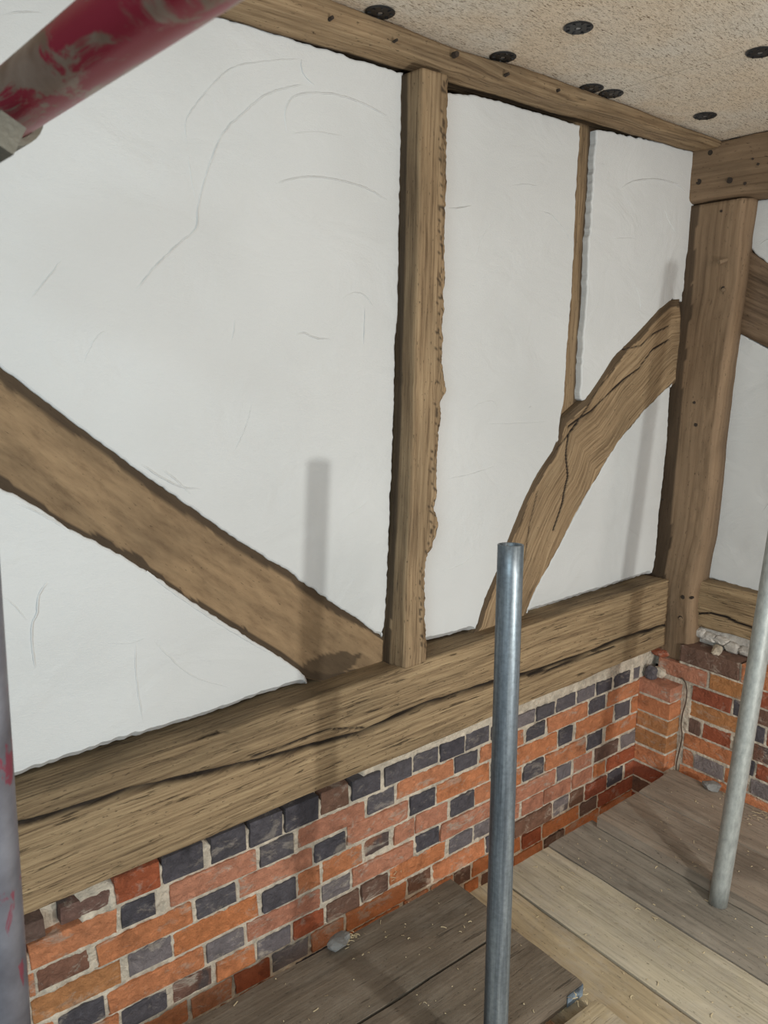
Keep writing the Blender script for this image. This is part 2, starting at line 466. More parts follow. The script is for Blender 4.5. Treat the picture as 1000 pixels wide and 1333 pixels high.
# ------------------------------------------------------------------ wall shells
YP = 1.5            # plaster face of the left wall
def plain_box(name, lo, hi, mat, parent=None, n=1):
    bm = bmesh.new(); c = (Vector(lo)+Vector(hi))/2; s = Vector(hi)-Vector(lo)
    bmesh.ops.create_cube(bm, size=1, matrix=Matrix.Translation(c) @ Matrix.Diagonal((*s, 1)))
    return from_bm(name, bm, mat, parent)
wl = plain_box('wall_left', (-1.2, 1.60, -.35), (2.75, 1.72, 2.2), BACK); tag(wl, 'timber-framed wall of white plaster panels over a low brick base', kind='structure')
wr = plain_box('wall_right', (2.62, -1.0, -.35), (2.75, 1.60, 2.2), BACK); tag(wr, 'return wall of plaster and brick meeting the corner post', kind='structure')
fl = plain_box('floor', (-1.2, -1.6, -.40), (2.75, 1.72, -.35), GROUND); tag(fl, 'dusty dark ground below the boards', kind='structure')

def panel(outline, parent, plane='y', val=1.5, depth=.05, ridges=(), seed=0, rag=.0016):
    """plaster panel: traced outline with a ragged, rounded edge, front undulating slightly"""
    f = (lambda p: at_y(p[0], p[1], val)) if plane == 'y' else (lambda p: at_x(p[0], p[1], val))
    pts = [f(p) if not isinstance(p, Vector) else p for p in outline]
    ring = resample(pts+[pts[0]], .008)[:-1]
    to2 = (lambda v: Vector((v.x, v.z))) if plane == 'y' else (lambda v: Vector((-v.y, v.z)))
    def to3(v, d): return Vector((v.x, val+d, v.y)) if plane == 'y' else Vector((val+d, -v.x, v.y))
    P2 = [to2(v) for v in ring]
    n = len(P2); area = sum(P2[i].x*P2[(i+1) % n].y-P2[(i+1) % n].x*P2[i].y for i in range(n))
    if area < 0: P2.reverse()
    nr = []
    for i in range(n):
        t = (P2[(i+2) % n]-P2[i-2]).normalized(); nr.append(Vector((t.y, -t.x)))
    P2 = [P2[i]+nr[i]*(rag*2.2*n3(P2[i].x*60, P2[i].y*60, seed)+rag*1.5*n3(P2[i].x*14, P2[i].y*14, seed+3)) for i in range(n)]
    bm = bmesh.new()
    def ringv(inset, d): return [bm.verts.new(to3(P2[i]-nr[i]*inset, d+(.0008*n3(P2[i].x*40, P2[i].y*40, 8) if d < .02 else 0))) for i in range(n)]
    ch = []
    for i in range(n):
        low = nr[i].y < -.75 and P2[i].y < .75
        ch.append(1.0 if low else 0.0)
    ch = [sum(ch[(i+j) % n] for j in range(-3, 4))/7 for i in range(n)]
    def ringc(a, d0, a1, d1): return [bm.verts.new(to3(P2[i]-nr[i]*lerp(a, a1, ch[i]), lerp(d0, d1, ch[i]))) for i in range(n)]
    R_ = [ringv(0, depth), ringc(0, .0045, 0, .030), ringc(.0012, .0018, .002, .022), ringc(.0045, .0, .020, .0)]
    for a, b in zip(R_, R_[1:]):
        for i in range(n): bm.faces.new((a[i], a[(i+1) % n], b[(i+1) % n], b[i]))
    edges = [bm.edges.get((R_[-1][i], R_[-1][(i+1) % n])) for i in range(n)]
    bmesh.ops.triangle_fill(bm, use_beauty=True, edges=edges)
    for rd in ridges:
        pl = resample([f(p) for p in smooth_line(rd[0])], .006); hgt, wid = rd[1]*1.7, rd[2]*.9
        prev = None
        for i, c in enumerate(pl):
            c2 = to2(c); t = (to2(pl[min(i+1, len(pl)-1)])-to2(pl[max(i-1, 0)])).normalized(); q = Vector((t.y, -t.x))
            k = min(1, i/4, (len(pl)-1-i)/4)*(.55+.9*abs(n3(c2.x*25, c2.y*25, 4)))
            jit = q*.0012*n3(c2.x*90, c2.y*90, 1)
            cur = [bm.verts.new(to3(c2+jit-q*wid, .0004)), bm.verts.new(to3(c2+jit-q*wid*.2, -hgt*k)), bm.verts.new(to3(c2+jit+q*wid*.15, -hgt*k*.8)), bm.verts.new(to3(c2+jit+q*wid*.35, .0004))]
            if prev:
                for j in range(3): bm.faces.new((prev[j], prev[j+1], cur[j+1], cur[j]))
            prev = cur
    bmesh.ops.recalc_face_normals(bm, faces=bm.faces)
    return from_bm('plaster_panel', bm, PLASTER, parent)
def smooth_line(pts, n=5):
    out = []
    P = [Vector(p) for p in pts]
    for i in range(len(P)-1):
        p0, p1, p2, p3 = P[max(i-1, 0)], P[i], P[i+1], P[min(i+2, len(P)-1)]
        for j in range(n):
            t = j/n
            out.append(.5*((2*p1)+(p2-p0)*t+(2*p0-5*p1+4*p2-p3)*t*t+(3*p1-p0-3*p2+p3)*t**3))
    out.append(P[-1]); return [(p.x, p.y) for p in out]

BR_TOP = [(-150, 370), (0, 478), (60, 522), (100, 553), (150, 590), (200, 627), (250, 660), (300, 697), (340, 722), (378, 745), (400, 762), (440, 789), (470, 808), (499, 832)]
BR_BOT = [(-150, 542), (0, 634), (50, 660), (90, 688), (130, 708), (170, 730), (210, 755), (260, 790), (320, 828), (360, 852), (390, 872), (402, 886)]
panel([(525, 95), (524, 130), (520, 300), (519, 400), (515, 450), (514, 520), (511, 600), (507, 700), (503, 800), (499, 832)] + BR_TOP[::-1][1:] +
      [(-150, -104), (285, 20), (330, 34), (400, 56), (460, 75), (510, 90)], wl, seed=1, ridges=[
    ([(175, 382), (200, 350), (230, 320), (255, 298), (258, 270), (270, 225), (290, 175), (320, 145), (350, 122), (395, 110)], .0016, .004),
    ([(360, 240), (385, 232), (415, 231), (450, 237), (480, 247), (505, 262)], .0022, .004),
    ([(375, 175), (372, 145), (385, 125), (425, 122), (465, 132), (505, 152)], .0018, .004),
    ([(375, 175), (410, 172), (450, 178)], .0010, .003),
    ([(245, 190), (242, 160), (260, 130), (300, 90), (350, 80), (392, 77)], .0011, .003),
    ([(392, 77), (394, 95), (410, 112)], .0028, .003),
    ([(40, 390), (82, 337)], .0014, .003), ([(475, 395), (473, 452)], .002, .003), ([(445, 388), (462, 381), (476, 386), (486, 400)], .0012, .003),
    ([(258, 270), (250, 235), (245, 195)], .0008, .003), ([(105, 480), (125, 440), (140, 430)], .0008, .003),
    ([(300, 450), (305, 430), (306, 410)], .0010, .003), ([(180, 602), (215, 625), (240, 635), (262, 636)], .0018, .004), ([(210, 610), (232, 628), (250, 645)], .0014, .004),
    ([(385, 436), (395, 434), (410, 440), (432, 442)], .0018, .004), ([(330, 520), (318, 560), (303, 590)], .0007, .003), ([(440, 680), (470, 660), (480, 650)], .0009, .003), ([(0, 20), (30, 16), (60, 18)], .0012, .003)])
panel(BR_BOT + [(404, 891), (380, 897), (312, 921), (250, 943), (156, 971), (78, 997), (20, 1018), (-150, 1078)], wl, seed=2, ridges=[
    ([(62, 757), (50, 775), (47, 800), (41, 814), (42, 850), (46, 870)], .0022, .005), ([(177, 835), (176, 866), (180, 905), (186, 940)], .0012, .004),
    ([(200, 832), (215, 850), (250, 880), (300, 895)], .0009, .004), ([(20, 655), (50, 668), (90, 692)], .0015, .004), ([(0, 775), (20, 790), (35, 810)], .0010, .003), ([(190, 745), (230, 775), (290, 815), (350, 850)], .0013, .005),
    ([(132, 836), (160, 838), (177, 835), (190, 830)], .0010, .003)])
BU = [(621, 822), (632, 780), (641, 760), (652, 735), (665, 697), (683, 653), (700, 618), (719, 590), (728, 573), (729, 552)]
panel([(560, 118), (556, 300), (552, 400), (548, 600), (535, 780), (532, 842), (575, 834), (600, 827)] + BU + [(735, 520), (740, 440), (745, 380), (748, 320), (751, 250), (756, 163), (700, 146), (650, 131), (620, 124)], wl, seed=3, ridges=[
    ([(582, 272), (598, 271), (614, 268)], .0024, .003), ([(618, 338), (628, 310), (648, 282)], .0010, .003), ([(664, 243), (682, 240), (702, 243)], .0010, .003),
    ([(700, 275), (718, 280), (735, 300), (745, 318)], .0012, .003), ([(582, 624), (610, 618), (645, 607)], .0012, .003), ([(575, 745), (600, 735), (618, 722)], .0012, .003),
    ([(610, 540), (620, 528), (640, 522), (650, 532)], .0008, .003), ([(632, 552), (680, 551), (712, 549)], .0008, .003), ([(688, 532), (692, 528)], .003, .003)])
BUr = [(762, 523), (780, 497), (800, 466), (821, 446), (855, 408), (876, 390)]
panel([(777, 169), (774, 211), (772, 251), (767, 316), (766, 350), (764, 390), (761, 427), (759, 461), (757, 498), (756, 520)] + BUr + [(888, 392), (892, 367), (894, 338), (899, 312), (903, 286), (904, 248), (908, 224), (910, 198), (870, 187), (830, 179), (800, 172)], wl, seed=4, rag=.0022, ridges=[
    ([(808, 247), (820, 238), (838, 234), (858, 234), (880, 240), (893, 250)], .0022, .004), ([(865, 272), (872, 290), (882, 306)], .0016, .003), ([(795, 312), (815, 310), (830, 312)], .0010, .003),
    ([(822, 360), (832, 385), (834, 410)], .0009, .003), ([(776, 213), (790, 214)], .0012, .002), ([(824, 420), (836, 414)], .001, .003)])
BL = [(683, 801), (700, 763), (721, 725), (745, 680), (773, 628), (807, 573), (842, 532), (876, 499)]
panel(BL + [(873, 503), (869, 570), (864, 622), (858, 673), (854, 725), (850, 748), (800, 765), (750, 781), (700, 797)], wl, seed=5, ridges=[([(745, 752), (758, 751)], .001, .002), ([(815, 685), (835, 700)], .0008, .002)])
XP = 2.50
def X_(y, z): return Vector((XP, y, z))
a1, a2, a3 = at_x(979, 262, XP), at_x(976, 323, XP), at_x(1000, 345, XP)
panel([a1, a2, a3, X_(.95, 1.56), X_(.60, 1.28), X_(.2, .95), X_(.2, a1.z)], wr, 'x', XP, .05, seed=6, ridges=[([(988, 320), (1000, 312), (1015, 308)], .0015, .003)])
b1, b2 = at_x(959, 431, XP), at_x(1000, 455, XP)
lb = [at_x(*p, XP) for p in [(916, 756), (917, 740), (920, 717), (923, 684), (928, 650), (938, 563), (949, 480)]]
br = at_x(988, 777, XP)
panel([b1, b2, X_(.98, 1.30), X_(.80, 1.13), X_(.62, .92), X_(.45, br.z), br, at_x(950, 766, XP)] + lb, wr, 'x', XP, .05, seed=7, ridges=[([(992, 668), (1002, 655), (1010, 648)], .0015, .003)])

# ------------------------------------------------------------------ bricks
BRICK_MESH = {}
def unit_brick(kind, i):
    key = (kind, i)
    if key in BRICK_MESH: return BRICK_MESH[key]
    rs = random.Random(hash(key[1])*31+len(kind))
    rs = random.Random(i*17+ord(kind))
    bm = bmesh.new(); bmesh.ops.create_cube(bm, size=1)
    fr = [f for f in bm.faces if f.normal.y < -.9]
    bmesh.ops.bevel(bm, geom=[e for e in bm.edges], offset=.045, segments=1, affect='EDGES')
    for v in bm.verts:
        if .4 < abs(v.co.x) < .499: v.co.x = math.copysign(.486, v.co.x)
        if .4 < abs(v.co.z) < .499: v.co.z = math.copysign(.47, v.co.z)
        if .4 < abs(v.co.y) < .499: v.co.y = math.copysign(.475, v.co.y)
    fr = [f for f in bm.faces if f.normal.y < -.99]
    r = bmesh.ops.poke(bm, faces=fr)
    rough = .10 if kind in 'xg' else .05
    for v in bm.verts:
        v.co += Vector((rs.uniform(-1, 1)*.018, rs.uniform(-1, 1)*rough*.35, rs.uniform(-1, 1)*.035))
    me = bpy.data.meshes.new('brick'); bm.to_mesh(me); bm.free(); me.materials.append(BM[kind])
    BRICK_MESH[key] = me; return me
SOOT_RND = random.Random(3)
def add_brick(lo, hi, kind, parent, axis='y'):
    """lo/hi opposite corners; the face towards the room is -y ('y') or -x ('x')"""
    c = (Vector(lo)+Vector(hi))/2; s = Vector(hi)-Vector(lo)
    o = bpy.data.objects.new('brick', unit_brick(kind, SOOT_RND.randrange(5))); COL.objects.link(o)
    tw = SOOT_RND.uniform(-.010, .010)
    if axis == 'y': o.scale = s; o.rotation_euler = (SOOT_RND.uniform(-.01, .01), tw, 0)
    else:
        o.scale = (s.y, s.x, s.z); o.rotation_euler = (tw, 0, -math.pi/2)
    child_loc(o, parent, c); return o

YB = 1.5
Z_R = {0: .372, 1: .316, 2: .256, 3: .188, 4: .122, 5: .061, 6: .001, 7: -.064, 8: -.122, 9: -.185, 10: -.247}
Z_L = {0: .372, 1: .303, 2: .238, 3: .177, 4: .109, 5: .048, 6: -.014, 7: -.076, 8: -.134, 9: -.196, 10: -.258}
def jz(k, x):
    t = max(0, min(1, (x-.85)/.5)); t = t*t*(3-2*t)
    return lerp(Z_L[k], Z_R[k], t)
# brick edges along each course, read along the wall: (left px, right px, kind)
ROWS = {
 0: [(18, 58, 'b'), (78, 145, 'x'), (148, 208, 'r'), (210, 265, 'd'), (273, 320, 'd'), (323, 367, 'd'), (369, 414, 'd'), (417, 454, 'b'), (456, 495, 'd'), (499, 535, 'd'), (537, 571, 'd'), (572, 604, 'd'), (605, 637, 'd'), (638, 668, 'd'), (670, 696, 'g'), (697, 721, 'd'), (723, 749, 'd'), (751, 774, 'g'), (776, 796, 'd'), (799, 820, 'd'), (824, 832, 'g')],
 1: [(-60, 34, 'o'), (37, 153, 'o'), (156, 203, 'd'), (220, 332, 'p'), (336, 382, 'd'), (387, 475, 'p'), (477, 513, 'd'), (516, 590, 'o'), (591, 622, 'd'), (624, 681, 'o'), (684, 710, 'd'), (712, 764, 'o'), (766, 788, 'd'), (790, 835, 'o')],
 2: [(-40, 34, 'd'), (36, 46, 'o'), (48, 116, 'x'), (125, 249, 'o'), (254, 306, 'd'), (310, 406, 'p'), (408, 449, 'd'), (451, 531, 'p'), (532, 566, 'd'), (568, 636, 'o'), (638, 668, 'd'), (670, 724, 'o'), (726, 745, 'd'), (749, 798, 'o'), (800, 820, 'd'), (822, 833, 'o')],
 3: [(-70, 38, 'o'), (40, 158, 'y'), (167, 224, 'g'), (226, 336, 'o'), (340, 385, 'd'), (387, 417, 'o'), (419, 472, 'o'), (473, 510, 'x'), (512, 539, 'p'), (540, 582, 'p'), (585, 616, 'd'), (617, 655, 'o'), (656, 678, 'o'), (680, 707, 'd'), (709, 761, 'o'), (763, 784, 'd'), (788, 831, 'o')],
 4: [(-60, 20, 'd'), (22, 72, 'o'), (74, 136, 'd'), (139, 264, 'o'), (268, 317, 'g'), (321, 416, 'p'), (418, 456, 'g'), (458, 537, 'p'), (540, 571, 'd'), (572, 638, 'p'), (640, 668, 'd'), (670, 722, 'p'), (724, 743, 'g'), (746, 771, 'p'), (773, 804, 'b'), (807, 828, 'g')],
 5: [(-60, 60, 'o'), (62, 155, 'o'), (158, 218, 'd'), (224, 276, 'x'), (280, 331, 'o'), (333, 378, 'g'), (381, 421, 'r'), (424, 467, 'b'), (469, 504, 'b'), (506, 580, 'o'), (583, 614, 'g'), (616, 650, 'g'), (652, 676, 'p'), (678, 706, 'p'), (707, 742, 'p'), (744, 770, 'p'), (772, 787, 'o'), (789, 826, 'r')],
 6: [(-40, 130, 'o'), (133, 185, 'd'), (188, 245, 'o'), (248, 302, 'o'), (305, 351, 'r'), (354, 401, 'g'), (404, 447, 'o'), (449, 528, 'o'), (530, 561, 'b'), (563, 630, 'o'), (632, 665, 'd'), (668, 717, 'b'), (719, 739, 'g'), (741, 759, 'b'), (761, 788, 'r'), (790, 810, 'd'), (812, 825, 'r')],
 7: [(-40, 60, 'o'), (64, 120, 'd'), (124, 230, 'o'), (234, 282, 'b'), (286, 380, 'o'), (384, 428, 'd'), (432, 520, 'o'), (524, 556, 'o'), (559, 588, 'o'), (590, 612, 'b'), (614, 677, 'o'), (679, 703, 'r'), (706, 752, 'o'), (754, 776, 'b'), (778, 824, 'r')],
 8: [(-40, 70, 'o'), (74, 180, 'o'), (184, 236, 'd'), (240, 340, 'o'), (344, 388, 'b'), (392, 480, 'o'), (484, 520, 'd'), (524, 600, 'o'), (603, 622, 'o'), (625, 664, 'b'), (667, 705, 'o'), (707, 733, 'b'), (735, 779, 'o'), (781, 822, 'o')],
 9: [(-40, 90, 'o'), (94, 150, 'd'), (154, 270, 'o'), (274, 320, 'd'), (324, 420, 'o'), (424, 460, 'd'), (464, 540, 'o'), (544, 574, 'd'), (578, 650, 'o'), (653, 678, 'd'), (681, 735, 'o'), (738, 758, 'd'), (761, 820, 'o')]}
def x_on(px, zz, y):
    """x on the wall where the sight line through column px meets height zz"""
    lo, hi = 0.0, 1600.0
    for _ in range(40):
        mth = (lo+hi)/2
        if at_y(px, mth, y).z > zz: lo = mth
        else: hi = mth
    return at_y(px, lo, y).x
rects = []
for k, row in ROWS.items():
    for (a, b, kind) in row:
        zmid = {}
        xa = x_on(a, jz(k+1, .7)+.03, YB); zc = (jz(k, xa)+jz(k+1, xa))/2
        xa = x_on(a, zc, YB); xb = x_on(b, zc, YB); xm = (xa+xb)/2
        zt, zb = jz(k, xm)-.0045, jz(k+1, xm)+.0045
        if k == 0:
            zt = min(zt+.012, .372) if xm < 1.6 else .366
            if a in (18, 78): zt = .350
        if kind in 'xg': zb += .002
        rects.append((xa+.002, xb-.002, zb, zt, kind, SOOT_RND.uniform(-.004, .002)))
base_l = empty('brick_base', (1.0, 1.5, -.3), wl)
def place_rects(rc, parent, yface, depth=.055):
    for (xa, xb, zb, zt, kind, off) in rc:
        back = .006 if kind in 'x' else 0
        add_brick((xa, yface-.004+off+back, zb), (xb, yface+depth, zt), kind, parent)
place_rects(rects, base_l, YB)
def mortar_sheet(name, u0, u1, z0, z1, rc, parent, plane, val, res=.006, extra=None):
    nu, nz = int((u1-u0)/res), int((z1-z0)/res)
    verts = []
    byrow = sorted(rc, key=lambda r: r[0])
    for i in range(nu+1):
        u = u0+(u1-u0)*i/nu
        near = [r for r in byrow if r[0]-.03 < u < r[1]+.03]
        for j in range(nz+1):
            z = z0+(z1-z0)*j/nz
            ins = -1
            for (xa, xb, zb, zt, *_r) in near:
                dd = min(u-xa, xb-u, z-zb, zt-z)
                if dd > ins: ins = dd
            base = -.0015
            nn = n3(u*18, z*18, 7)*.0045 + n3(u*70, z*70, 9)*.0042
            if ins > 0: base += min(ins*1.0, .03)
            if extra: base += extra(u, z)
            d = base - nn
            verts.append((u, val+d, z) if plane == 'y' else (val+d, u, z))
    faces = [(i*(nz+1)+j, (i+1)*(nz+1)+j, (i+1)*(nz+1)+j+1, i*(nz+1)+j+1) for i in range(nu) for j in range(nz)]
    me = bpy.data.meshes.new(name); me.from_pydata(verts, [], faces)
    bm = bmesh.new(); bm.from_mesh(me); bmesh.ops.recalc_face_normals(bm, faces=bm.faces); bm.to_mesh(me); bm.free()
    return mkobj(name, me, MORTAR, parent, smooth=True)
def ext(u, z):
    return .03 if (z > .355 and u < 1.1) or (z > .25 and u < .37 and z > .28) else 0
mortar_sheet('mortar', -.15, 2.44, -.26, .45, rects, base_l, 'y', YB, extra=ext, res=.0048)

# pier and the bricks of the right wall
XPIER = 2.335
XB = 2.405
base_r = empty('brick_base', (XB, .8, -.3), wr)
pier_z = [at_x(874, 896, XPIER).z]+[at_x(*p, XPIER).z for p in [(872, 917), (871, 940), (869, 961), (866, 984), (863, 1006)]]
pz = pier_z[:]
while pz[-1] > -.22: pz.append(pz[-1]-.063)
y_arr = sum(at_x(*p, XPIER).y for p in [(874, 896), (871, 940), (866, 984)])/3
pk = 'poyyorbro'
pier = empty('brick_pier', (XPIER, 1.42, -.3), wr)
for i in range(len(pz)-1):
    add_brick((XPIER, y_arr+SOOT_RND.uniform(-.003, .003), pz[i+1]+.005), (XB+.03, 1.497, pz[i]-.004), pk[i % len(pk)], pier, 'x')
bmm = bmesh.new()
bmesh.ops.create_cube(bmm, size=1, matrix=Matrix.Translation(((XPIER+XB+.03)/2+.003, (y_arr+1.5)/2+.003, (pz[0]-.01-.26)/2)) @ Matrix.Diagonal((XB+.03-XPIER-.0, 1.5-y_arr, pz[0]-.01+.26, 1)))
bmesh.ops.subdivide_edges(bmm, edges=bmm.edges[:], cuts=14, use_grid_fill=True)
for v in bmm.verts: v.co += Vector((n3(v.co.y*60, v.co.z*60)*.003, n3(v.co.x*60, v.co.z*60, 3)*.003, 0))
from_bm('mortar', bmm, MORTAR, pier, smooth=True)

TZ = [.482, .412, .350, .290, .227, .165, .105, .043, -.020, -.082, -.145, -.207]
ksc = XB/2.38
TZ = [CAM_Z+(z-CAM_Z)*ksc for z in TZ]
TR = {0: [(887, 964, 'b'), (966, 1012, 'o')],
 1: [(858, 921, 'p'), (924, 972, 'y'), (974, 1020, 'r')],
 2: [(902, 953, 'r'), (955, 974, 'd'), (976, 1012, 'b'), (1015, 1060, 'o')],
 3: [(899, 968, 'y'), (970, 996, 'd'), (998, 1060, 'r')],
 4: [(897, 912, 'b'), (915, 952, 'r'), (956, 978, 'b'), (981, 1012, 'x'), (1015, 1060, 'o')],
 5: [(890, 961, 'o'), (963, 983, 'd'), (985, 1045, 'r')],
 6: [(889, 904, 'o'), (905, 943, 'g'), (944, 974, 'o'), (977, 1016, 'g')],
 7: [(884, 958, 'o'), (960, 1028, 'o')],
 8: [(882, 906, 'b'), (908, 974, 'o'), (977, 1020, 'r')],
 9: [(880, 950, 'o'), (953, 985, 'd'), (987, 1040, 'o')],
 10: [(880, 905, 'd'), (908, 975, 'o'), (978, 1030, 'b')]}
def y_on(px, zz, x):
    lo, hi = 0.0, 1900.0
    for _ in range(40):
        mth = (lo+hi)/2
        if at_x(px, mth, x).z > zz: lo = mth
        else: hi = mth
    return at_x(px, lo, x).y
rr = []
for k, row in TR.items():
    zt, zb = TZ[k]-.0045, TZ[k+1]+.0045; zc = (zt+zb)/2
    ylast = None
    for (a, b, kind) in row:
        ya, yb = y_on(a, zc, XB), y_on(b, zc, XB)
        rr.append((yb+.002, ya-.002, zb, zt, kind, SOOT_RND.uniform(-.003, .002))); ylast = yb
    y = ylast-.005; q = k
    while y > .25:           # the courses run on beyond the picture's edge
        L = .20 if q % 2 else .10
        rr.append((y-L, y, zb, zt, 'o' if q % 2 else 'd', 0)); y -= L+.012; q += 1
for (ya, yb, zb, zt, kind, off) in rr:
    dpt = .09 if zt > TZ[1] else .06
    add_brick((XB-.004+off, ya, zb), (XB+dpt, yb, zt), kind, base_r, 'x')
def extr(u, z):
    return .06 if z > TZ[1]-.004 and u > y_on(885, .44, XB) else 0
mortar_sheet('mortar', .2, 1.46, -.26, TZ[0]-.008, rr, base_r, 'x', XB, extra=lambda u, z: .05*(z > TZ[1]-.006 and u > at_x(885, 855, XB).y) )
# ledge behind the stepped top courses
lz = TZ[1]
o = plain_box('mortar_ledge', (XB+.03, .2, lz-.05), (2.55, 1.5, lz-.008), MORTAR, base_r)
plain_box('mortar_ledge', (XB+.075, .2, lz-.008), (2.55, at_x(890, 845, XB).y-.03, TZ[0]-.03), MORTAR, base_r)
# broken brick and mortar bits in the top of the corner
def lump(name, c, s, mat, parent, seed=0, rot=0, sub=2, rough=.22):
    bm = bmesh.new(); bmesh.ops.create_icosphere(bm, subdivisions=sub, radius=1)
    for v in bm.verts:
        d = v.co.normalized(); q = max(abs(d.x), abs(d.y), abs(d.z))
        v.co = d*(.62+.38/q*.75)*(1+rough*n3(d.x*1.7+seed, d.y*1.7, d.z*1.7+seed*.3))
    bmesh.ops.transform(bm, verts=bm.verts, matrix=Matrix.Translation(c) @ Matrix.Rotation(rot, 4, 'Z') @ Matrix.Diagonal((*s, 1)))
    return from_bm(name, bm, mat, parent, smooth=False)
pc = at_x(861, 849, XB+.01); lump('brick_fragment', pc, (.03, .034, .016), BM['r'], base_r, 1)
pc = at_x(848, 876, XPIER+.03); lump('brick_fragment', pc, (.022, .025, .03), BM['d'], base_r, 2)
pc = at_x(934, 846, XB+.03); lump('mortar_lump', pc, (.055, .018, .012), MORTAR, base_r, 3, .4)
pc = at_x(858, 875, XPIER+.05); lump('mortar_lump', pc, (.02, .03, .02), MORTAR, base_r, 4)
# limewashed rubble under the right sill
for i, (px, py, sx, sz) in enumerate([(912, 823, .028, .020), (925, 829, .034, .019), (940, 834, .030, .017), (955, 843, .030, .021), (971, 848, .028, .018), (985, 853, .03, .019), (1003, 860, .034, .02), (1022, 868, .034, .02), (962, 857, .022, .012), (936, 843, .02, .011)]):
    lump('rubble_stone', at_x(px, py, 2.472), (.022, sx, sz), STONE, base_r, i*1.3, 0, 2, .3)
plain_box('mortar_bed', (2.478, .2, lz-.01), (2.6, 1.38, .60), STONE, base_r)

# ------------------------------------------------------------------ timbers
V = Vector
# sill beam of the left wall
def szt(x): return interp([(-.5, .640), (.27, .652), (.95, .672), (1.7, .689), (2.4, .697)], x)
def szb(x): return interp([(-.5, .392), (.25, .415), (.7, .425), (1.3, .437), (2.37, .452)], x)
YS = 1.430
crk = [tuple(at_y(*p, YS)[i] for i in (0, 2)) for p in [(-60, 1097), (20, 1075), (60, 1066), (110, 1050), (160, 1034), (220, 1018), (290, 1003), (340, 990), (400, 974), (440, 963), (470, 955), (500, 941), (560, 916), (620, 897), (650, 887), (690, 877), (740, 860), (775, 847), (800, 836), (830, 826), (866, 815)]]
crk2 = [tuple(at_y(*p, YS)[i] for i in (0, 2)) for p in [(690, 880), (730, 868), (765, 855), (800, 842)]]
crk3 = [tuple(at_y(*p, YS)[i] for i in (0, 2)) for p in [(330, 985), (380, 968), (430, 950), (475, 948)]]
crk4 = [tuple(at_y(*p, YS)[i] for i in (0, 2)) for p in [(120, 1010), (180, 985), (230, 970), (300, 953)]]
G = [groove(crk, .0045, .022), groove(crk2, .0026, .010), groove(crk3, .0028, .008), groove(crk4, .0026, .007)]
holes = [(at_y(575, 955, YS), .008, .016), (at_y(552, 874, YS), .005, .02), (at_y(682, 826, YS), .006, .014), (at_y(150, 1077, YS), .004, .008), (at_y(125, 1103, YS), .004, .006)]
def sill_disp(u, q, t, p):
    if q != 3: return 0
    d = sum(g(p.x, p.z) for g in G)
    for (c, r_, dp) in holes:
        e = math.hypot(p.x-c.x, p.z-c.z)
        if e < r_*2: d -= dp*max(0, 1-(e/r_)**2) if e < r_ else 0
    zc = interp(crk, p.x)
    if p.z > zc: d += .0022*n3(p.x*16, p.z*70, 3)-.001
    return d
def sill_darkening(u, q, t, p):  # dark splits, darker top face, upper front darker towards the left
    if q == 3:
        d = abs(p.z-interp(crk, p.x)); s = 2.0*math.exp(-(d/.0052)**2)*(.75+.5*n3(p.x*9, 3, 1))
        s = max(s, *(min(1.5, -g(p.x, p.z)*150) for g in G[1:]))
        up = p.z > interp(crk, p.x)
        if up and p.x < 1.0: s = max(s, .6*(1-max(0, p.x-.3)/.7)*(.6+.7*n3(p.x*5, p.z*22, 1)))
        return min(2, max(0, s))
    if q == 2: return .38+.3*n3(p.x*8, p.y*20, 4)
    return 0
crk_s = sorted(crk); crk = crk_s
rings = []
for i in range(60):
    x = lerp(-.45, 2.372, i/59)
    wob = .003*n3(x*3, 0, 5)
    rings.append([V((x, YS+wob, szb(x)+.004*n3(x*4, 1, 1))), V((x, 1.575, szb(x))), V((x, 1.575, szt(x)-.004)), V((x, YS+wob+.002, szt(x)+.003*n3(x*5, 2, 2)))])
# order: bottom, back, top, front -> front is side 3
o = loft('sill_beam', rings, OAK_SILL, None, step=.009, side=[.03, .06, .015, .0048], amp=.0016, disp=sill_disp, stain_shade=sill_darkening, rnd=.004, freq=7)
tag(o, 'long weathered oak sill beam with a split along its length, lying on the brick base of the left wall', 'beam')

# wall plate under the ceiling
rings = []
for i in range(60):
    x = lerp(-.9, 2.43, i/59)
    fy = interp([(0, 1.44), (1.0, 1.435), (1.35, 1.445), (1.5, 1.415), (2.43, 1.405)], x)
    lift = interp([(0, .022), (1.0, .024), (1.35, .010), (1.5, .0), (2.43, 0)], x)
    zb_ = 2.091+.0025*x
    rings.append([V((x, 1.575, zb_+.002)), V((x, 1.505, zb_)), V((x, fy, zb_+lift+.004*n3(x*5, 3, 3))), V((x, fy-.002*n3(x*3, 7, 1), cz(x)-.0012)), V((x, 1.575, cz(x)-.0012))])
def plate_darkening(u, q, t, p):
    if q == 1 and t < .10: return .9  # underside darker along the plaster line
    if q == 2: return .18+.3*n3(p.x*6, p.z*20, 2)
    return 0
o = loft('wall_plate', rings, OAK, None, step=.012, side=[.03, .006, .008, .05, .05], amp=.0018, stain_shade=plate_darkening, rnd=.004)
tag(o, 'long oak wall plate running along the top of the left wall under the ceiling', 'beam')
plate = o
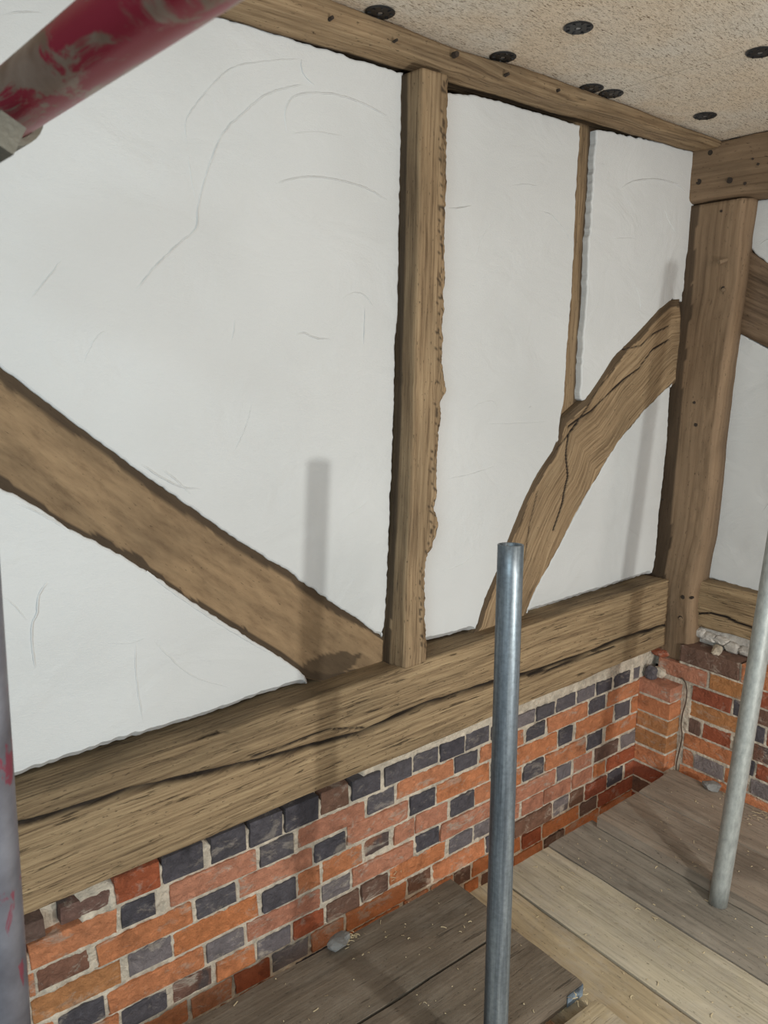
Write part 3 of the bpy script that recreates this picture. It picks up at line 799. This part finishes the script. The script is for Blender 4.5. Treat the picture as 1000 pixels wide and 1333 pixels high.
def peg(px, py, plane, val, r, parent, proud=.002, mat=DARK, name='peg_hole'):
    p = at_y(px, py, val) if plane == 'y' else at_x(px, py, val)
    bm = bmesh.new()
    R_ = Matrix.Rotation(math.pi/2, 4, 'X') if plane == 'y' else Matrix.Rotation(math.pi/2, 4, 'Y')
    bmesh.ops.create_cone(bm, segments=12, radius1=r, radius2=r*.9, depth=.01+proud, cap_ends=True, matrix=Matrix.Translation(p) @ R_)
    for v in bm.verts: v.co += V((n3(v.co.z*300, v.co.y*300), n3(v.co.z*300, 2), n3(v.co.y*300, 5)))*.0012
    return from_bm(name, bm, mat, parent)
for (px, py, r_) in ((593, 71, .007), (431, 24, .004), (515, 53, .003), (660, 97, .004), (726, 118, .004)):
    peg(px, py, 'y', 1.430 if px < 600 else 1.412, r_, plate)

# main stud
ST_L = [(2.10, None)]
st_tab = [  # py, left back px, arris px, right px
 (88, 527, 550, 586), (150, 526, 549, 584), (240, 523, 547, 582), (330, 521, 545, 581), (400, 520, 543, 579), (450, 517, 541, 577), (490, 516, 541, 578), (498, 516, 541, 580), (506, 516, 540, 583), (514, 515, 540, 582),
 (524, 515, 540, 576), (560, 514, 539, 574), (600, 513, 537, 571), (640, 511, 535, 569), (670, 510, 534, 567), (684, 509, 533, 571), (692, 509, 533, 573), (705, 508, 532, 570), (716, 507, 532, 566), (728, 507, 531, 560), (738, 507, 530, 556), (780, 504, 529, 554), (820, 502, 528, 555), (846, 500, 528, 557), (871, 499, 527, 557)]
rings = []
def stz(py, px): return at_y(px, py, 1.43).z
for (py, a, b, c) in st_tab:
    z = at_y(b, py, 1.432).z
    z = min(z, 2.101); 
    if py == 871: z = szt(1.2)-.004
    def xat(px, y):  # x at fixed z
        lo, hi = -400.0, 1600.0
        for _ in range(36):
            mth = (lo+hi)/2
            if at_y(px, mth, y).z > z: lo = mth
            else: hi = mth
        return at_y(px, lo, y).x
    xl, xm, xr = xat(a, 1.5), xat(b, 1.432), xat(c, 1.440)
    xl = min(xl, xm-.004)
    rings.append([V((xl, 1.575, z)), V((xl, 1.495, z)), V((xm, 1.432, z)), V((xr-.018, 1.431, z)), V((xr, 1.445, z)), V((xr+.002, 1.575, z))])
def stud_disp(u, q, t, p):
    if q in (3, 4):
        k = .007 if p.z < 1.62 else .004
        return k*n3(p.x*70, p.z*30, 3)+.0035*n3(p.x*150, p.z*110, 8)*(1 if q == 3 or t < .4 else .4)
    return 0
def stud_pits_shade(u, q, t, p):
    if q == 1:  # shade on the left face is painted in, deepest at the back
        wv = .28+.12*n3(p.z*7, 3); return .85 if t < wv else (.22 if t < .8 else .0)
    if q == 3 or (q == 2 and t > .8) or (q == 4 and t < .2):
        return (.85 if n3(p.x*170, p.z*75, 6) > .26 else 0)+.25*max(0, n3(p.x*60, p.z*25, 2))
    return 0
o = loft('wall_stud', rings, OAK, None, step=.006, side=[.03, .007, .008, .0035, .02, .05], amp=.0012, disp=stud_disp, stain_shade=stud_pits_shade, rnd=.0015)
tag(o, 'broad upright oak stud with rough knotty right edge, middle of the left wall', 'post')

# thin stud, set back between two panels
rings = []
for (py, a, b) in [(160, 752, 772), (176, 752, 771), (227, 749, 768), (298, 745, 763), (347, 742, 760), (411, 739, 757), (476, 735, 753), (519, 733, 751), (556, 729, 750)]:
    pa, pb = at_y(a-4, py, 1.522), at_y(b+10, py, 1.522); z = (pa.z+pb.z)/2
    z = min(z, 2.098)
    rings.append([V((pa.x, 1.575, z)), V((pa.x, 1.520, z)), V((pb.x, 1.524, z)), V((pb.x, 1.575, z))])
o = loft('thin_wall_stud', rings, OAK, None, step=.012, side=.008, amp=.0012, rnd=.002, stain_shade=lambda u, q, t, p: .8 if q == 1 and t > .55 else .15)  # right strip of the face is painted dark for the gap's shade
tag(o, 'thin upright stud set back in a slot between two plaster panels, above the right brace', 'post')

# left diagonal brace
def off_poly(top, bot, ext_=.010):
    """pairs of matching points on the upper and lower edge, pushed a little under the plaster"""
    out = []
    for a, b in zip(top, bot):
        d = (a-b).normalized(); out.append((a+d*ext_, b-d*ext_))
    return out
def edge_pts(l, n, val):
    P = [at_y(*p, val) for p in l]; L = [0]
    for a, b in zip(P, P[1:]): L.append(L[-1]+(b-a).length)
    out = []
    for i in range(n):
        s = L[-1]*i/(n-1)
        for j in range(len(P)-1):
            if s <= L[j+1]+1e-9:
                out.append(P[j].lerp(P[j+1], (s-L[j])/(L[j+1]-L[j]))); break
    return out
yb_ = 1.5035
tp = edge_pts(BR_TOP+[(503, 836)], 16, yb_); bt = edge_pts(BR_BOT+[(440, 884), (498, 866)], 16, yb_)
rings = []
for i, (a, b) in enumerate(off_poly(tp, bt)):
    if i > 12: b = V((b.x, b.y, max(b.z, szt(b.x)-.019)))
    rings.append([V((a.x, 1.575, a.z)), V((a.x, yb_+.0015, a.z)), V((b.x, yb_+.0015, b.z)), V((b.x, 1.575, b.z))])
def brL_stain(u, q, t, p):
    if q != 1: return .3
    w1 = .135+.05*n3(u*6, 1, 1)+.02*n3(u*25, 4); w2 = .89+.05*n3(u*7, 2, 5)+.03*n3(u*22, 9)
    s = 0
    if t < w1: s = .82
    elif t < w1+.02: s = .5
    if t > w2: s = .85
    c = at_y(425, 868, yb_); e = math.hypot((p.x-c.x)/.10, (p.z-c.z)/.032)
    if e < 1+.2*n3(p.x*30, p.z*30): s = max(s, .7)
    s = max(s, .35*max(0, n3(p.x*5+2, p.z*5, 3)))
    return s
o = loft('diagonal_brace', rings, OAK_SMOOTH, None, step=.010, side=[.05, .005, .05, .05], amp=.0011, stain_shade=brL_stain, rnd=.002)
tag(o, 'straight diagonal oak brace with dark edges, sloping down to the foot of the broad stud', 'brace')

# right curved brace
tp = edge_pts([(612, 840)]+BU+[(741, 539)]+BUr+[(884, 392)], 26, 1.502); bt = edge_pts([(672, 826)]+BL+[(888, 488)], 26, 1.502)
rings = []
for i, (a, b) in enumerate(off_poly(tp, bt)):
    a = V((a.x, a.y, max(a.z, szt(a.x)-.015))); b = V((b.x, b.y, max(b.z, szt(b.x)-.018)))
    dx = 0
    rings.append([V((a.x, 1.575, a.z)), V((a.x, 1.4985, a.z)), V((b.x, 1.5035, b.z)), V((b.x, 1.575, b.z))])
def pxl(l, y): return [tuple(at_y(*p, y)[i] for i in (0, 2)) for p in l]
Gb = [groove(pxl([(872, 442), (850, 455), (832, 480), (815, 492), (790, 515), (770, 535), (750, 548), (740, 556)], 1.5), .0022, .007),
      groove(pxl([(752, 550), (741, 565), (737, 590), (740, 620), (733, 655), (722, 690)], 1.5), .0024, .009),
      groove(pxl([(870, 425), (850, 435), (835, 450), (810, 455)], 1.5), .0022, .005), groove(pxl([(800, 480), (780, 505), (765, 530), (745, 560), (725, 585)], 1.5), .002, .005),
      groove(pxl([(700, 640), (690, 680), (685, 720), (672, 770)], 1.5), .002, .004)]
def brR_disp(u, q, t, p): return sum(g(p.x, p.z) for g in Gb) if q == 1 else 0
def brR_stain(u, q, t, p):
    if q != 1: return .3
    s = 1.9*min(1, -brR_disp(u, q, t, p)/.007)
    if t < .10+.05*n3(u*14, 2): s = max(s, .7)
    if t > .95: s = max(s, .6)
    return s
o = loft('curved_brace', rings, OAK, None, step=.006, side=[.05, .004, .05, .05], amp=.0013, disp=brR_disp, stain_shade=brR_stain, rnd=.003)
tag(o, 'curved cracked oak brace rising from the sill beam to the corner post', 'brace')

# corner post
rows = [(257, 904, 968, 982), (303, 900, 963, 975), (334, 894, 960, 972), (378, 890, 957, 966), (422, 886, 948, 959), (480, 880, 940, 951), (563, 872, 929, 940), (640, 868, 922, 932), (700, 862, 914, 925), (725, 858, 907, 919), (754, 856, 900, 914), (773, 856, 898, 908), (799, 858, 897, 906), (815, 860, 897, 907), (838, 862, 896, 906)]
rings = []
for (py, a, b, c) in rows:
    xx = interp([(257, 2.440), (840, 2.415)], py)
    pb = at_x(b, py, xx); pc = at_x(c, py, xx+.03)
    z = pb.z
    if py == 257: z = 1.936
    if py == 838: z = TZ[1]-.004
    yl = 1.575
    if py > 780: pc = V((pc.x, max(pc.y, pb.y-.035), pc.z))
    rings.append([V((xx+.11, pc.y, z)), V((xx+.03, pc.y, z)), V((xx, pb.y, z)), V((xx, yl, z)), V((xx+.11, yl, z))])
def post_darkening(u, q, t, p):
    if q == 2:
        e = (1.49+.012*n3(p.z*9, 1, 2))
        if p.y > e-.018: return .72  # darker strip along the plaster edge
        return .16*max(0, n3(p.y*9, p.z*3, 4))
    if q == 1: return .0
    return .5
def post_disp(u, q, t, p): return (.003*n3(p.y*60, p.z*22, 4)) if q in (1,) or (q == 2 and t < .2) else 0
o = loft('corner_post', rings, OAK_POST, None, step=.010, side=[.04, .006, .007, .05, .05], amp=.0013, disp=post_disp, stain_shade=post_darkening, rnd=.002)
tag(o, 'thick red-brown corner post with peg holes, where the two walls meet', 'post')
post = o
for (px, py, r_) in ((943, 376, .008), (905, 524, .0045), (907, 553, .006), (940, 275, .004), (890, 777, .007), (901, 778, .005), (887, 804, .008), (864, 650, .003)):
    xx = interp([(257, 2.440), (840, 2.415)], py); peg(px, py, 'x', xx+.0035, r_, post)
peg(943, 377.5, 'x', 2.434, .006, post, .004, PEG, 'wooden_peg'); peg(887, 805, 'x', 2.418-.001, .006, post, .001, PEG, 'wooden_peg')
p1 = at_x(945, 341, 2.436); bm = bmesh.new(); bmesh.ops.create_cone(bm, segments=12, radius1=.008, radius2=.006, depth=.03, cap_ends=True, matrix=Matrix.Translation(p1+V((-.008, .004, .003))) @ Matrix.Rotation(math.radians(70), 4, 'Y') @ Matrix.Rotation(.5, 4, 'X'))
from_bm('wooden_peg', bm, PEG, post)

# end wall plate towards the camera over the post
rings = []
xt = 2.425
for i in range(22):
    y = lerp(1.545, -.6, i/21)
    bz = interp([(-.6, 1.915), (1.05, 1.93), (1.25, 1.942), (1.33, 1.948), (1.47, 1.950)], y)
    rings.append([V((xt, y, bz)), V((xt, y, cz(xt)-.0012)), V((2.61, y, cz(2.61)-.0012)), V((2.61, y, bz-.012)), V((xt+.03, y, bz-.010))])
def eb_stain(u, q, t, p): return .10+.15*n3(p.y*9, p.z*9) if q == 0 else 0
o = loft('end_beam', rings, OAK_POST, None, step=.012, side=[.010, .05, .05, .02, .01], amp=.002, stain_shade=eb_stain, rnd=.004)
tag(o, 'heavy oak beam under the ceiling resting on top of the corner post', 'beam')
for (px, py, r_) in ((951, 235, .009), (911, 237, .009), (971, 239, .005), (981, 207, .003), (988, 214, .004), (926, 199, .008)):
    peg(px, py, 'x', xt+.0035, r_, o)

# sill of the right wall
rings = []
for i in range(24):
    y = lerp(at_x(908, 770, 2.462).y, -.3, i/23)
    rings.append([V((2.462+.003*n3(y*4, 1), y, .525-.006*n3(y*7, 2)+(.0))), V((2.462+.002*n3(y*5, 4), y, .695)), V((2.575, y, .695)), V((2.575, y, .525))])
crB = [(at_x(*p, 2.462).y, at_x(*p, 2.462).z) for p in [(1060, 845), (1000, 822), (981, 818), (960, 811), (945, 803), (925, 798), (906, 799)]]
crB.sort()
gB = groove(crB, .0026, .007)
def sB_disp(u, q, t, p): return gB(p.y, p.z)+(-.004*max(0, n3(p.y*30, p.z*50, 2)) if p.z < .58 else 0) if q == 0 else 0
o = loft('short_sill_beam', rings, OAK_SILL, None, step=.008, side=[.005, .02, .05, .05], amp=.0015, disp=sB_disp, stain_shade=lambda u, q, t, p: (1.9*min(1, -gB(p.y, p.z)/.006) if q == 0 else .35), rnd=.004)
tag(o, 'oak sill beam of the right wall above rough limewashed rubble', 'beam')

# brace of the right wall
rings = []
top = [(1.36, 1.795), (1.324, 1.776), (1.258, 1.735), (1.1, 1.655), (.9, 1.51), (.7, 1.33), (.5, 1.13)]
bot = [(1.36, 1.548), (1.338, 1.538), (1.233, 1.489), (1.05, 1.38), (.86, 1.20), (.68, 1.01), (.52, .80)]
for (a, b) in zip(top, bot):
    rings.append([V((2.575, a[0], a[1]+.01)), V((2.497, a[0], a[1]+.01)), V((2.497, b[0], b[1]-.01)), V((2.575, b[0], b[1]-.01))])
o = loft('dark_brace', rings, OAK_GLOSS, None, step=.014, side=[.05, .008, .05, .05], amp=.0022, rnd=.004)
tag(o, 'dark shiny curved brace in the right wall, cut by the edge of the picture', 'brace')

# ------------------------------------------------------------------ scaffold boards
def board(axis, lo, hi, mat, label, name='scaffold_board', bow=.0, seed=0, skew=0):
    rings = box_rings(axis, lo, hi, 12)
    for i, r in enumerate(rings):
        for q, v in enumerate(r):
            t = i/11
            v.z += .0
            if skew and i == 11:
                v.y += skew*((v.x-lo[0])/(hi[0]-lo[0]))
    def bd(u, q, t, p): return -.0012*max(0, n3(p.x*40, p.y*40, seed))
    def bs(u, q, t, p):
        return max(0, min(.6, .9*n3(p.x*5+seed, p.y*5, seed)-.12)) * (.7 if q == 2 else 1)
    o = loft(name, rings, mat, None, step=.03, side=[.05, .02, .02, .02], amp=.0009, disp=bd, stain_shade=bs, rnd=.002, seed=seed, smooth=False)
    for v_ in []: pass
    tag(o, label, 'board', 'scaffold boards underfoot')
    return o
T = .038
def yend(px, py, z): return at_z(px, py, z)
XS = [1.205, 1.460, 1.690, 1.868]
ye = 1.350
board(1, (1.232, -.9, -T), (1.457, 1.345, 0), BD_TAN, 'tan scaffold board, partly under the ends of the two dark boards', seed=1)
board(1, (1.463, -.9, -T), (1.688, 1.348, 0), BD_PALE, 'pale sandy scaffold board, widest lit one between the tan and the grey board', seed=2)
board(1, (1.692, -.9, -T), (1.905, 1.352, 0), BD_GREY, 'grey-brown scaffold board directly left of the two raised boards', seed=3)
board(1, (1.880, -.9, .001), (2.103, 1.318, .001+T), BD_BROWN, 'raised brown scaffold board with the right steel pole standing against its edge', seed=4, skew=.004)
board(1, (2.107, -.9, .001), (2.330, 1.322, .001+T), BD_BROWN, 'raised brown scaffold board against the right brick wall', seed=5, skew=.010)
d1 = board(0, (-.55, 1.160, .001), (1.316, 1.384, .001+T), BD_DARK, 'dark weathered scaffold board lying along the brick base of the left wall', seed=6)
d2 = board(0, (-.55, .930, .001), (1.312, 1.154, .001+T), BD_DARK, 'dark grained scaffold board with a painted blue-grey end, behind the middle pole', seed=7)
end3 = at_z(774, 1300, T)
d3 = board(0, (.2, end3.y-.225, .001), (end3.x, end3.y, .001+T), BD_TAN, 'tan board end poking in at the bottom edge of the picture', seed=8)
BAND = simple('flaked_blue_grey_paint', (.16, .20, .24), .6, 0, .5, 60, .9)
bm = bmesh.new()
for (y0, y1) in ((.930, .978), (.982, 1.02)):
    bmesh.ops.create_cube(bm, size=1, matrix=Matrix.Translation((1.3128, (y0+y1)/2, .018)) @ Matrix.Diagonal((.0018, y1-y0, .030, 1)))
bmesh.ops.create_cube(bm, size=1, matrix=Matrix.Translation((1.285, .9288, .018)) @ Matrix.Diagonal((.055, .0018, .030, 1)))
from_bm('painted_end', bm, BAND, d2)
# stretched support under the boards: tubes on the ground
def tube(name, a, b, r, mat, parent=None, wall=.004, seg=40, rings_=24, hollow=True):
    a, b = V(a), V(b); L = (b-a).length; bm = bmesh.new()
    Rm = (b-a).to_track_quat('Z', 'Y').to_matrix().to_4x4()
    def ring(rad, z): return [bm.verts.new((rad*math.cos(2*math.pi*k/seg), rad*math.sin(2*math.pi*k/seg), z)) for k in range(seg)]
    prof = [(r-wall, .0)] + [(r, L*i/rings_) for i in range(rings_+1)] + [(r-.0008, L+.0006), (r-wall+.0008, L+.0006), (r-wall, L-.001), (r-wall, L-.25 if L > .3 else .01)]
    rs = [ring(*p) for p in prof]
    for p, q in zip(rs, rs[1:]):
        for k in range(seg): bm.faces.new((p[k], p[(k+1) % seg], q[(k+1) % seg], q[k]))
    bm.faces.new(rs[-1]); bm.faces.new(rs[0][::-1])
    me = bpy.data.meshes.new(name); bmesh.ops.recalc_face_normals(bm, faces=bm.faces); bm.to_mesh(me); bm.free()
    me.materials.append(mat); me.polygons.foreach_set('use_smooth', [len(p.vertices) == 4 for p in me.polygons])
    o = bpy.data.objects.new(name, me); COL.objects.link(o)
    if parent: child_loc(o, parent, a)
    else: o.location = a
    o.rotation_euler = Rm.to_euler()
    return o
R = .02415
# ------------------------------------------------------------------ scaffold poles
# middle pole
pt = ray(665, 709)*1.425 + H
pb = V((.982, .899, .0))
r_b = ray(645.5, 1333); tb = .893/r_b.y; pbm = r_b*tb+H
dirv = (pbm-pt).normalized(); pb = pt+dirv*((pt.z+.345)/-dirv.z)
o = tube('scaffold_pole', pb, pt, R, GALV); tag(o, 'dark blue-grey steel scaffold pole with open top, standing in front of the brick base', 'pole')
# right pole
pb2 = at_z(948.5, 1166, .0); pt2 = ray(1009, 720)*1.98+H
pb2 = V((1.853, pb2.y, 0.003))
d_ = (pt2-pb2).normalized()
o = tube('scaffold_pole', pb2, pb2+d_*1.5, R, GALV_P); tag(o, 'pale steel scaffold pole standing on the boards at the right edge', 'pole')
# left pole
pl1 = ray(-33, 800)*.72+H; pl2 = ray(9, 1333)*.86+H
d_ = (pl2-pl1).normalized(); base = pl1+d_*((pl1.z+.345)/-d_.z); topp = pl1-d_*.25
o = tube('scaffold_pole', base, topp, R, GREYRED); tag(o, 'grey steel scaffold pole flecked with red paint at the left edge', 'pole')
# red ledger overhead
rp = ray(150, 36)*.50+H; dv = ray(-464, 487).normalized()
A, B = rp-dv*.55, rp+dv*.62
o = tube('red_scaffold_tube', A, B, R, RED); tag(o, 'red-painted rusty scaffold tube crossing the top left corner close to the camera', 'pole')
# clamp hanging below it
cp = ray(-6, 172)*.60+H
CL = simple('dull_clamp_steel', (.16, .15, .12), .6, .5, .3, 60)
s_on = (cp-rp).dot(dv)+.075; ax = rp+dv*s_on
Rm = dv.to_track_quat('Z', 'Y').to_matrix().to_4x4()
bm = bmesh.new(); seg = 32; L = .05
pr = [(R+.0006, -L/2), (R+.006, -L/2), (R+.006, L/2), (R+.0006, L/2)]
rs = [[bm.verts.new((p[0]*math.cos(2*math.pi*k/seg), p[0]*math.sin(2*math.pi*k/seg), p[1])) for k in range(seg)] for p in pr]
for p, q in zip(rs, rs[1:]+rs[:1]):
    for k in range(seg): bm.faces.new((p[k], p[(k+1) % seg], q[(k+1) % seg], q[k]))
bmesh.ops.transform(bm, verts=bm.verts, matrix=Matrix.Translation(ax) @ Rm)
clamp = from_bm('scaffold_clamp', bm, CL, smooth=False)
bm = bmesh.new()
bmesh.ops.create_cube(bm, size=1, matrix=Matrix.Translation(ray(0, 179)*.60+H) @ Rm @ Matrix.Rotation(.5, 4, 'Z') @ Matrix.Diagonal((.020, .024, .034, 1)))
from_bm('clamp_jaw', bm, CL, clamp)
tag(clamp, 'dull steel clamp gripping the red tube at the left edge', 'clamp')

# ------------------------------------------------------------------ cable, lumps, shavings
def tube_path(name, pts, r, mat, seg=8):
    bm = bmesh.new(); prev = None
    for i, p in enumerate(pts):
        t = (pts[min(i+1, len(pts)-1)]-pts[max(i-1, 0)]).normalized(); u_ = t.orthogonal().normalized(); v_ = t.cross(u_)
        if i: # keep frame steady
            u_ = (pu-t*pu.dot(t)).normalized(); v_ = t.cross(u_)
        pu = u_
        cur = [bm.verts.new(p+(u_*math.cos(2*math.pi*k/seg)+v_*math.sin(2*math.pi*k/seg))*r) for k in range(seg)]
        if prev:
            for k in range(seg): bm.faces.new((prev[k], prev[(k+1) % seg], cur[(k+1) % seg], cur[k]))
        prev = cur
    return from_bm(name, bm, mat, smooth=True)
cp_ = smooth_line([(887, 882), (892, 888), (894, 896), (894, 907), (892, 918), (889, 928), (887, 943), (888, 960), (884, 979), (881, 992), (880, 1006), (879, 1030)], 4)
o = tube_path('thin_cable', [at_x(p[0], p[1], XB-.010) for p in cp_], .0022, CABLE)
tag(o, 'thin brown cable hanging down between the brick pier and the right wall', 'cable')

def flat_lump(name, px, py, z, s, rot, label, seed):
    p = at_z(px, py, z); o = lump(name, p+V((0, 0, s[2]*.8)), s, MORTAR_GREY, None, seed, rot, 2, .35); tag(o, label, 'rubble'); return o
flat_lump('mortar_lump', 441, 1229, .039, (.038, .022, .012), .3, 'grey lump of mortar on the dark board against the brick base', 11)
flat_lump('mortar_lump', 927, 1027, .039, (.032, .026, .014), -.7, 'grey lump of mortar on the raised board by the right wall', 12)

STRAW = simple('pale_wood_shaving', (.55, .45, .28), .9, 0, 0, 60, .3)
rs_ = random.Random(12)
bm = bmesh.new()
def chip(p, L, wd, an, curl=.3):
    prev = None
    n = 4
    for i in range(n+1):
        s = (i/n-.5)*L; a2 = an+curl*(i/n-.5)
        c = V((p.x+s*math.cos(a2), p.y+s*math.sin(a2), p.z+.0006+.0014*math.sin(i/n*math.pi)*abs(curl)))
        q = V((-math.sin(a2), math.cos(a2), 0))*wd/2
        cur = [bm.verts.new(c-q), bm.verts.new(c+q+V((0, 0, .0006)))]
        if prev: bm.faces.new((prev[0], prev[1], cur[1], cur[0]))
        prev = cur
regions = [((1.24, .55, 1.45, 1.33), .0002, 40), ((1.47, .40, 1.68, 1.34), .0002, 75), ((1.70, .55, 1.86, 1.34), .0002, 50), ((1.89, .70, 2.10, 1.31), .0395, 40), ((2.11, .75, 2.32, 1.31), .0395, 40), ((.55, 1.17, 1.30, 1.38), .0395, 40), ((.95, .94, 1.30, 1.15), .0395, 22)]
for (x0, y0, x1, y1), z, n in regions:
    for _ in range(n):
        chip(V((rs_.uniform(x0, x1), rs_.uniform(y0, y1), z)), rs_.choice((.003, .004, .005, .007, .009, .015)), rs_.uniform(.0008, .003), rs_.uniform(0, 6.3), rs_.uniform(-1.2, 1.2))
for (px, py, n, sp) in ((458, 1222, 26, .014), (950, 1036, 40, .02), (757, 1333-30, 14, .02), (505, 1133+10, 10, .02), (985, 1062, 26, .03)):
    c = at_z(px, py, .0395)
    for _ in range(n):
        chip(V((c.x+rs_.gauss(0, sp), c.y+rs_.gauss(0, sp*.6), .0395+rs_.uniform(0, .004))), rs_.uniform(.006, .018), .0015, rs_.uniform(0, 6.3), rs_.uniform(-1, 1))
o = from_bm('wood_shavings', bm, STRAW); tag(o, 'pale wood shavings and straw scattered over the scaffold boards', 'debris', kind='stuff')

# support tubes under the boards
for (yy, lab) in ((1.05, 'steel tube under the boards nearest the left wall'), (-.5, 'steel tube under the boards far from the left wall')):
    o = tube('support_tube', (-.7, yy, -T-R-.001), (2.40, yy, -T-R-.001), R, GALV); tag(o, lab, 'pole')
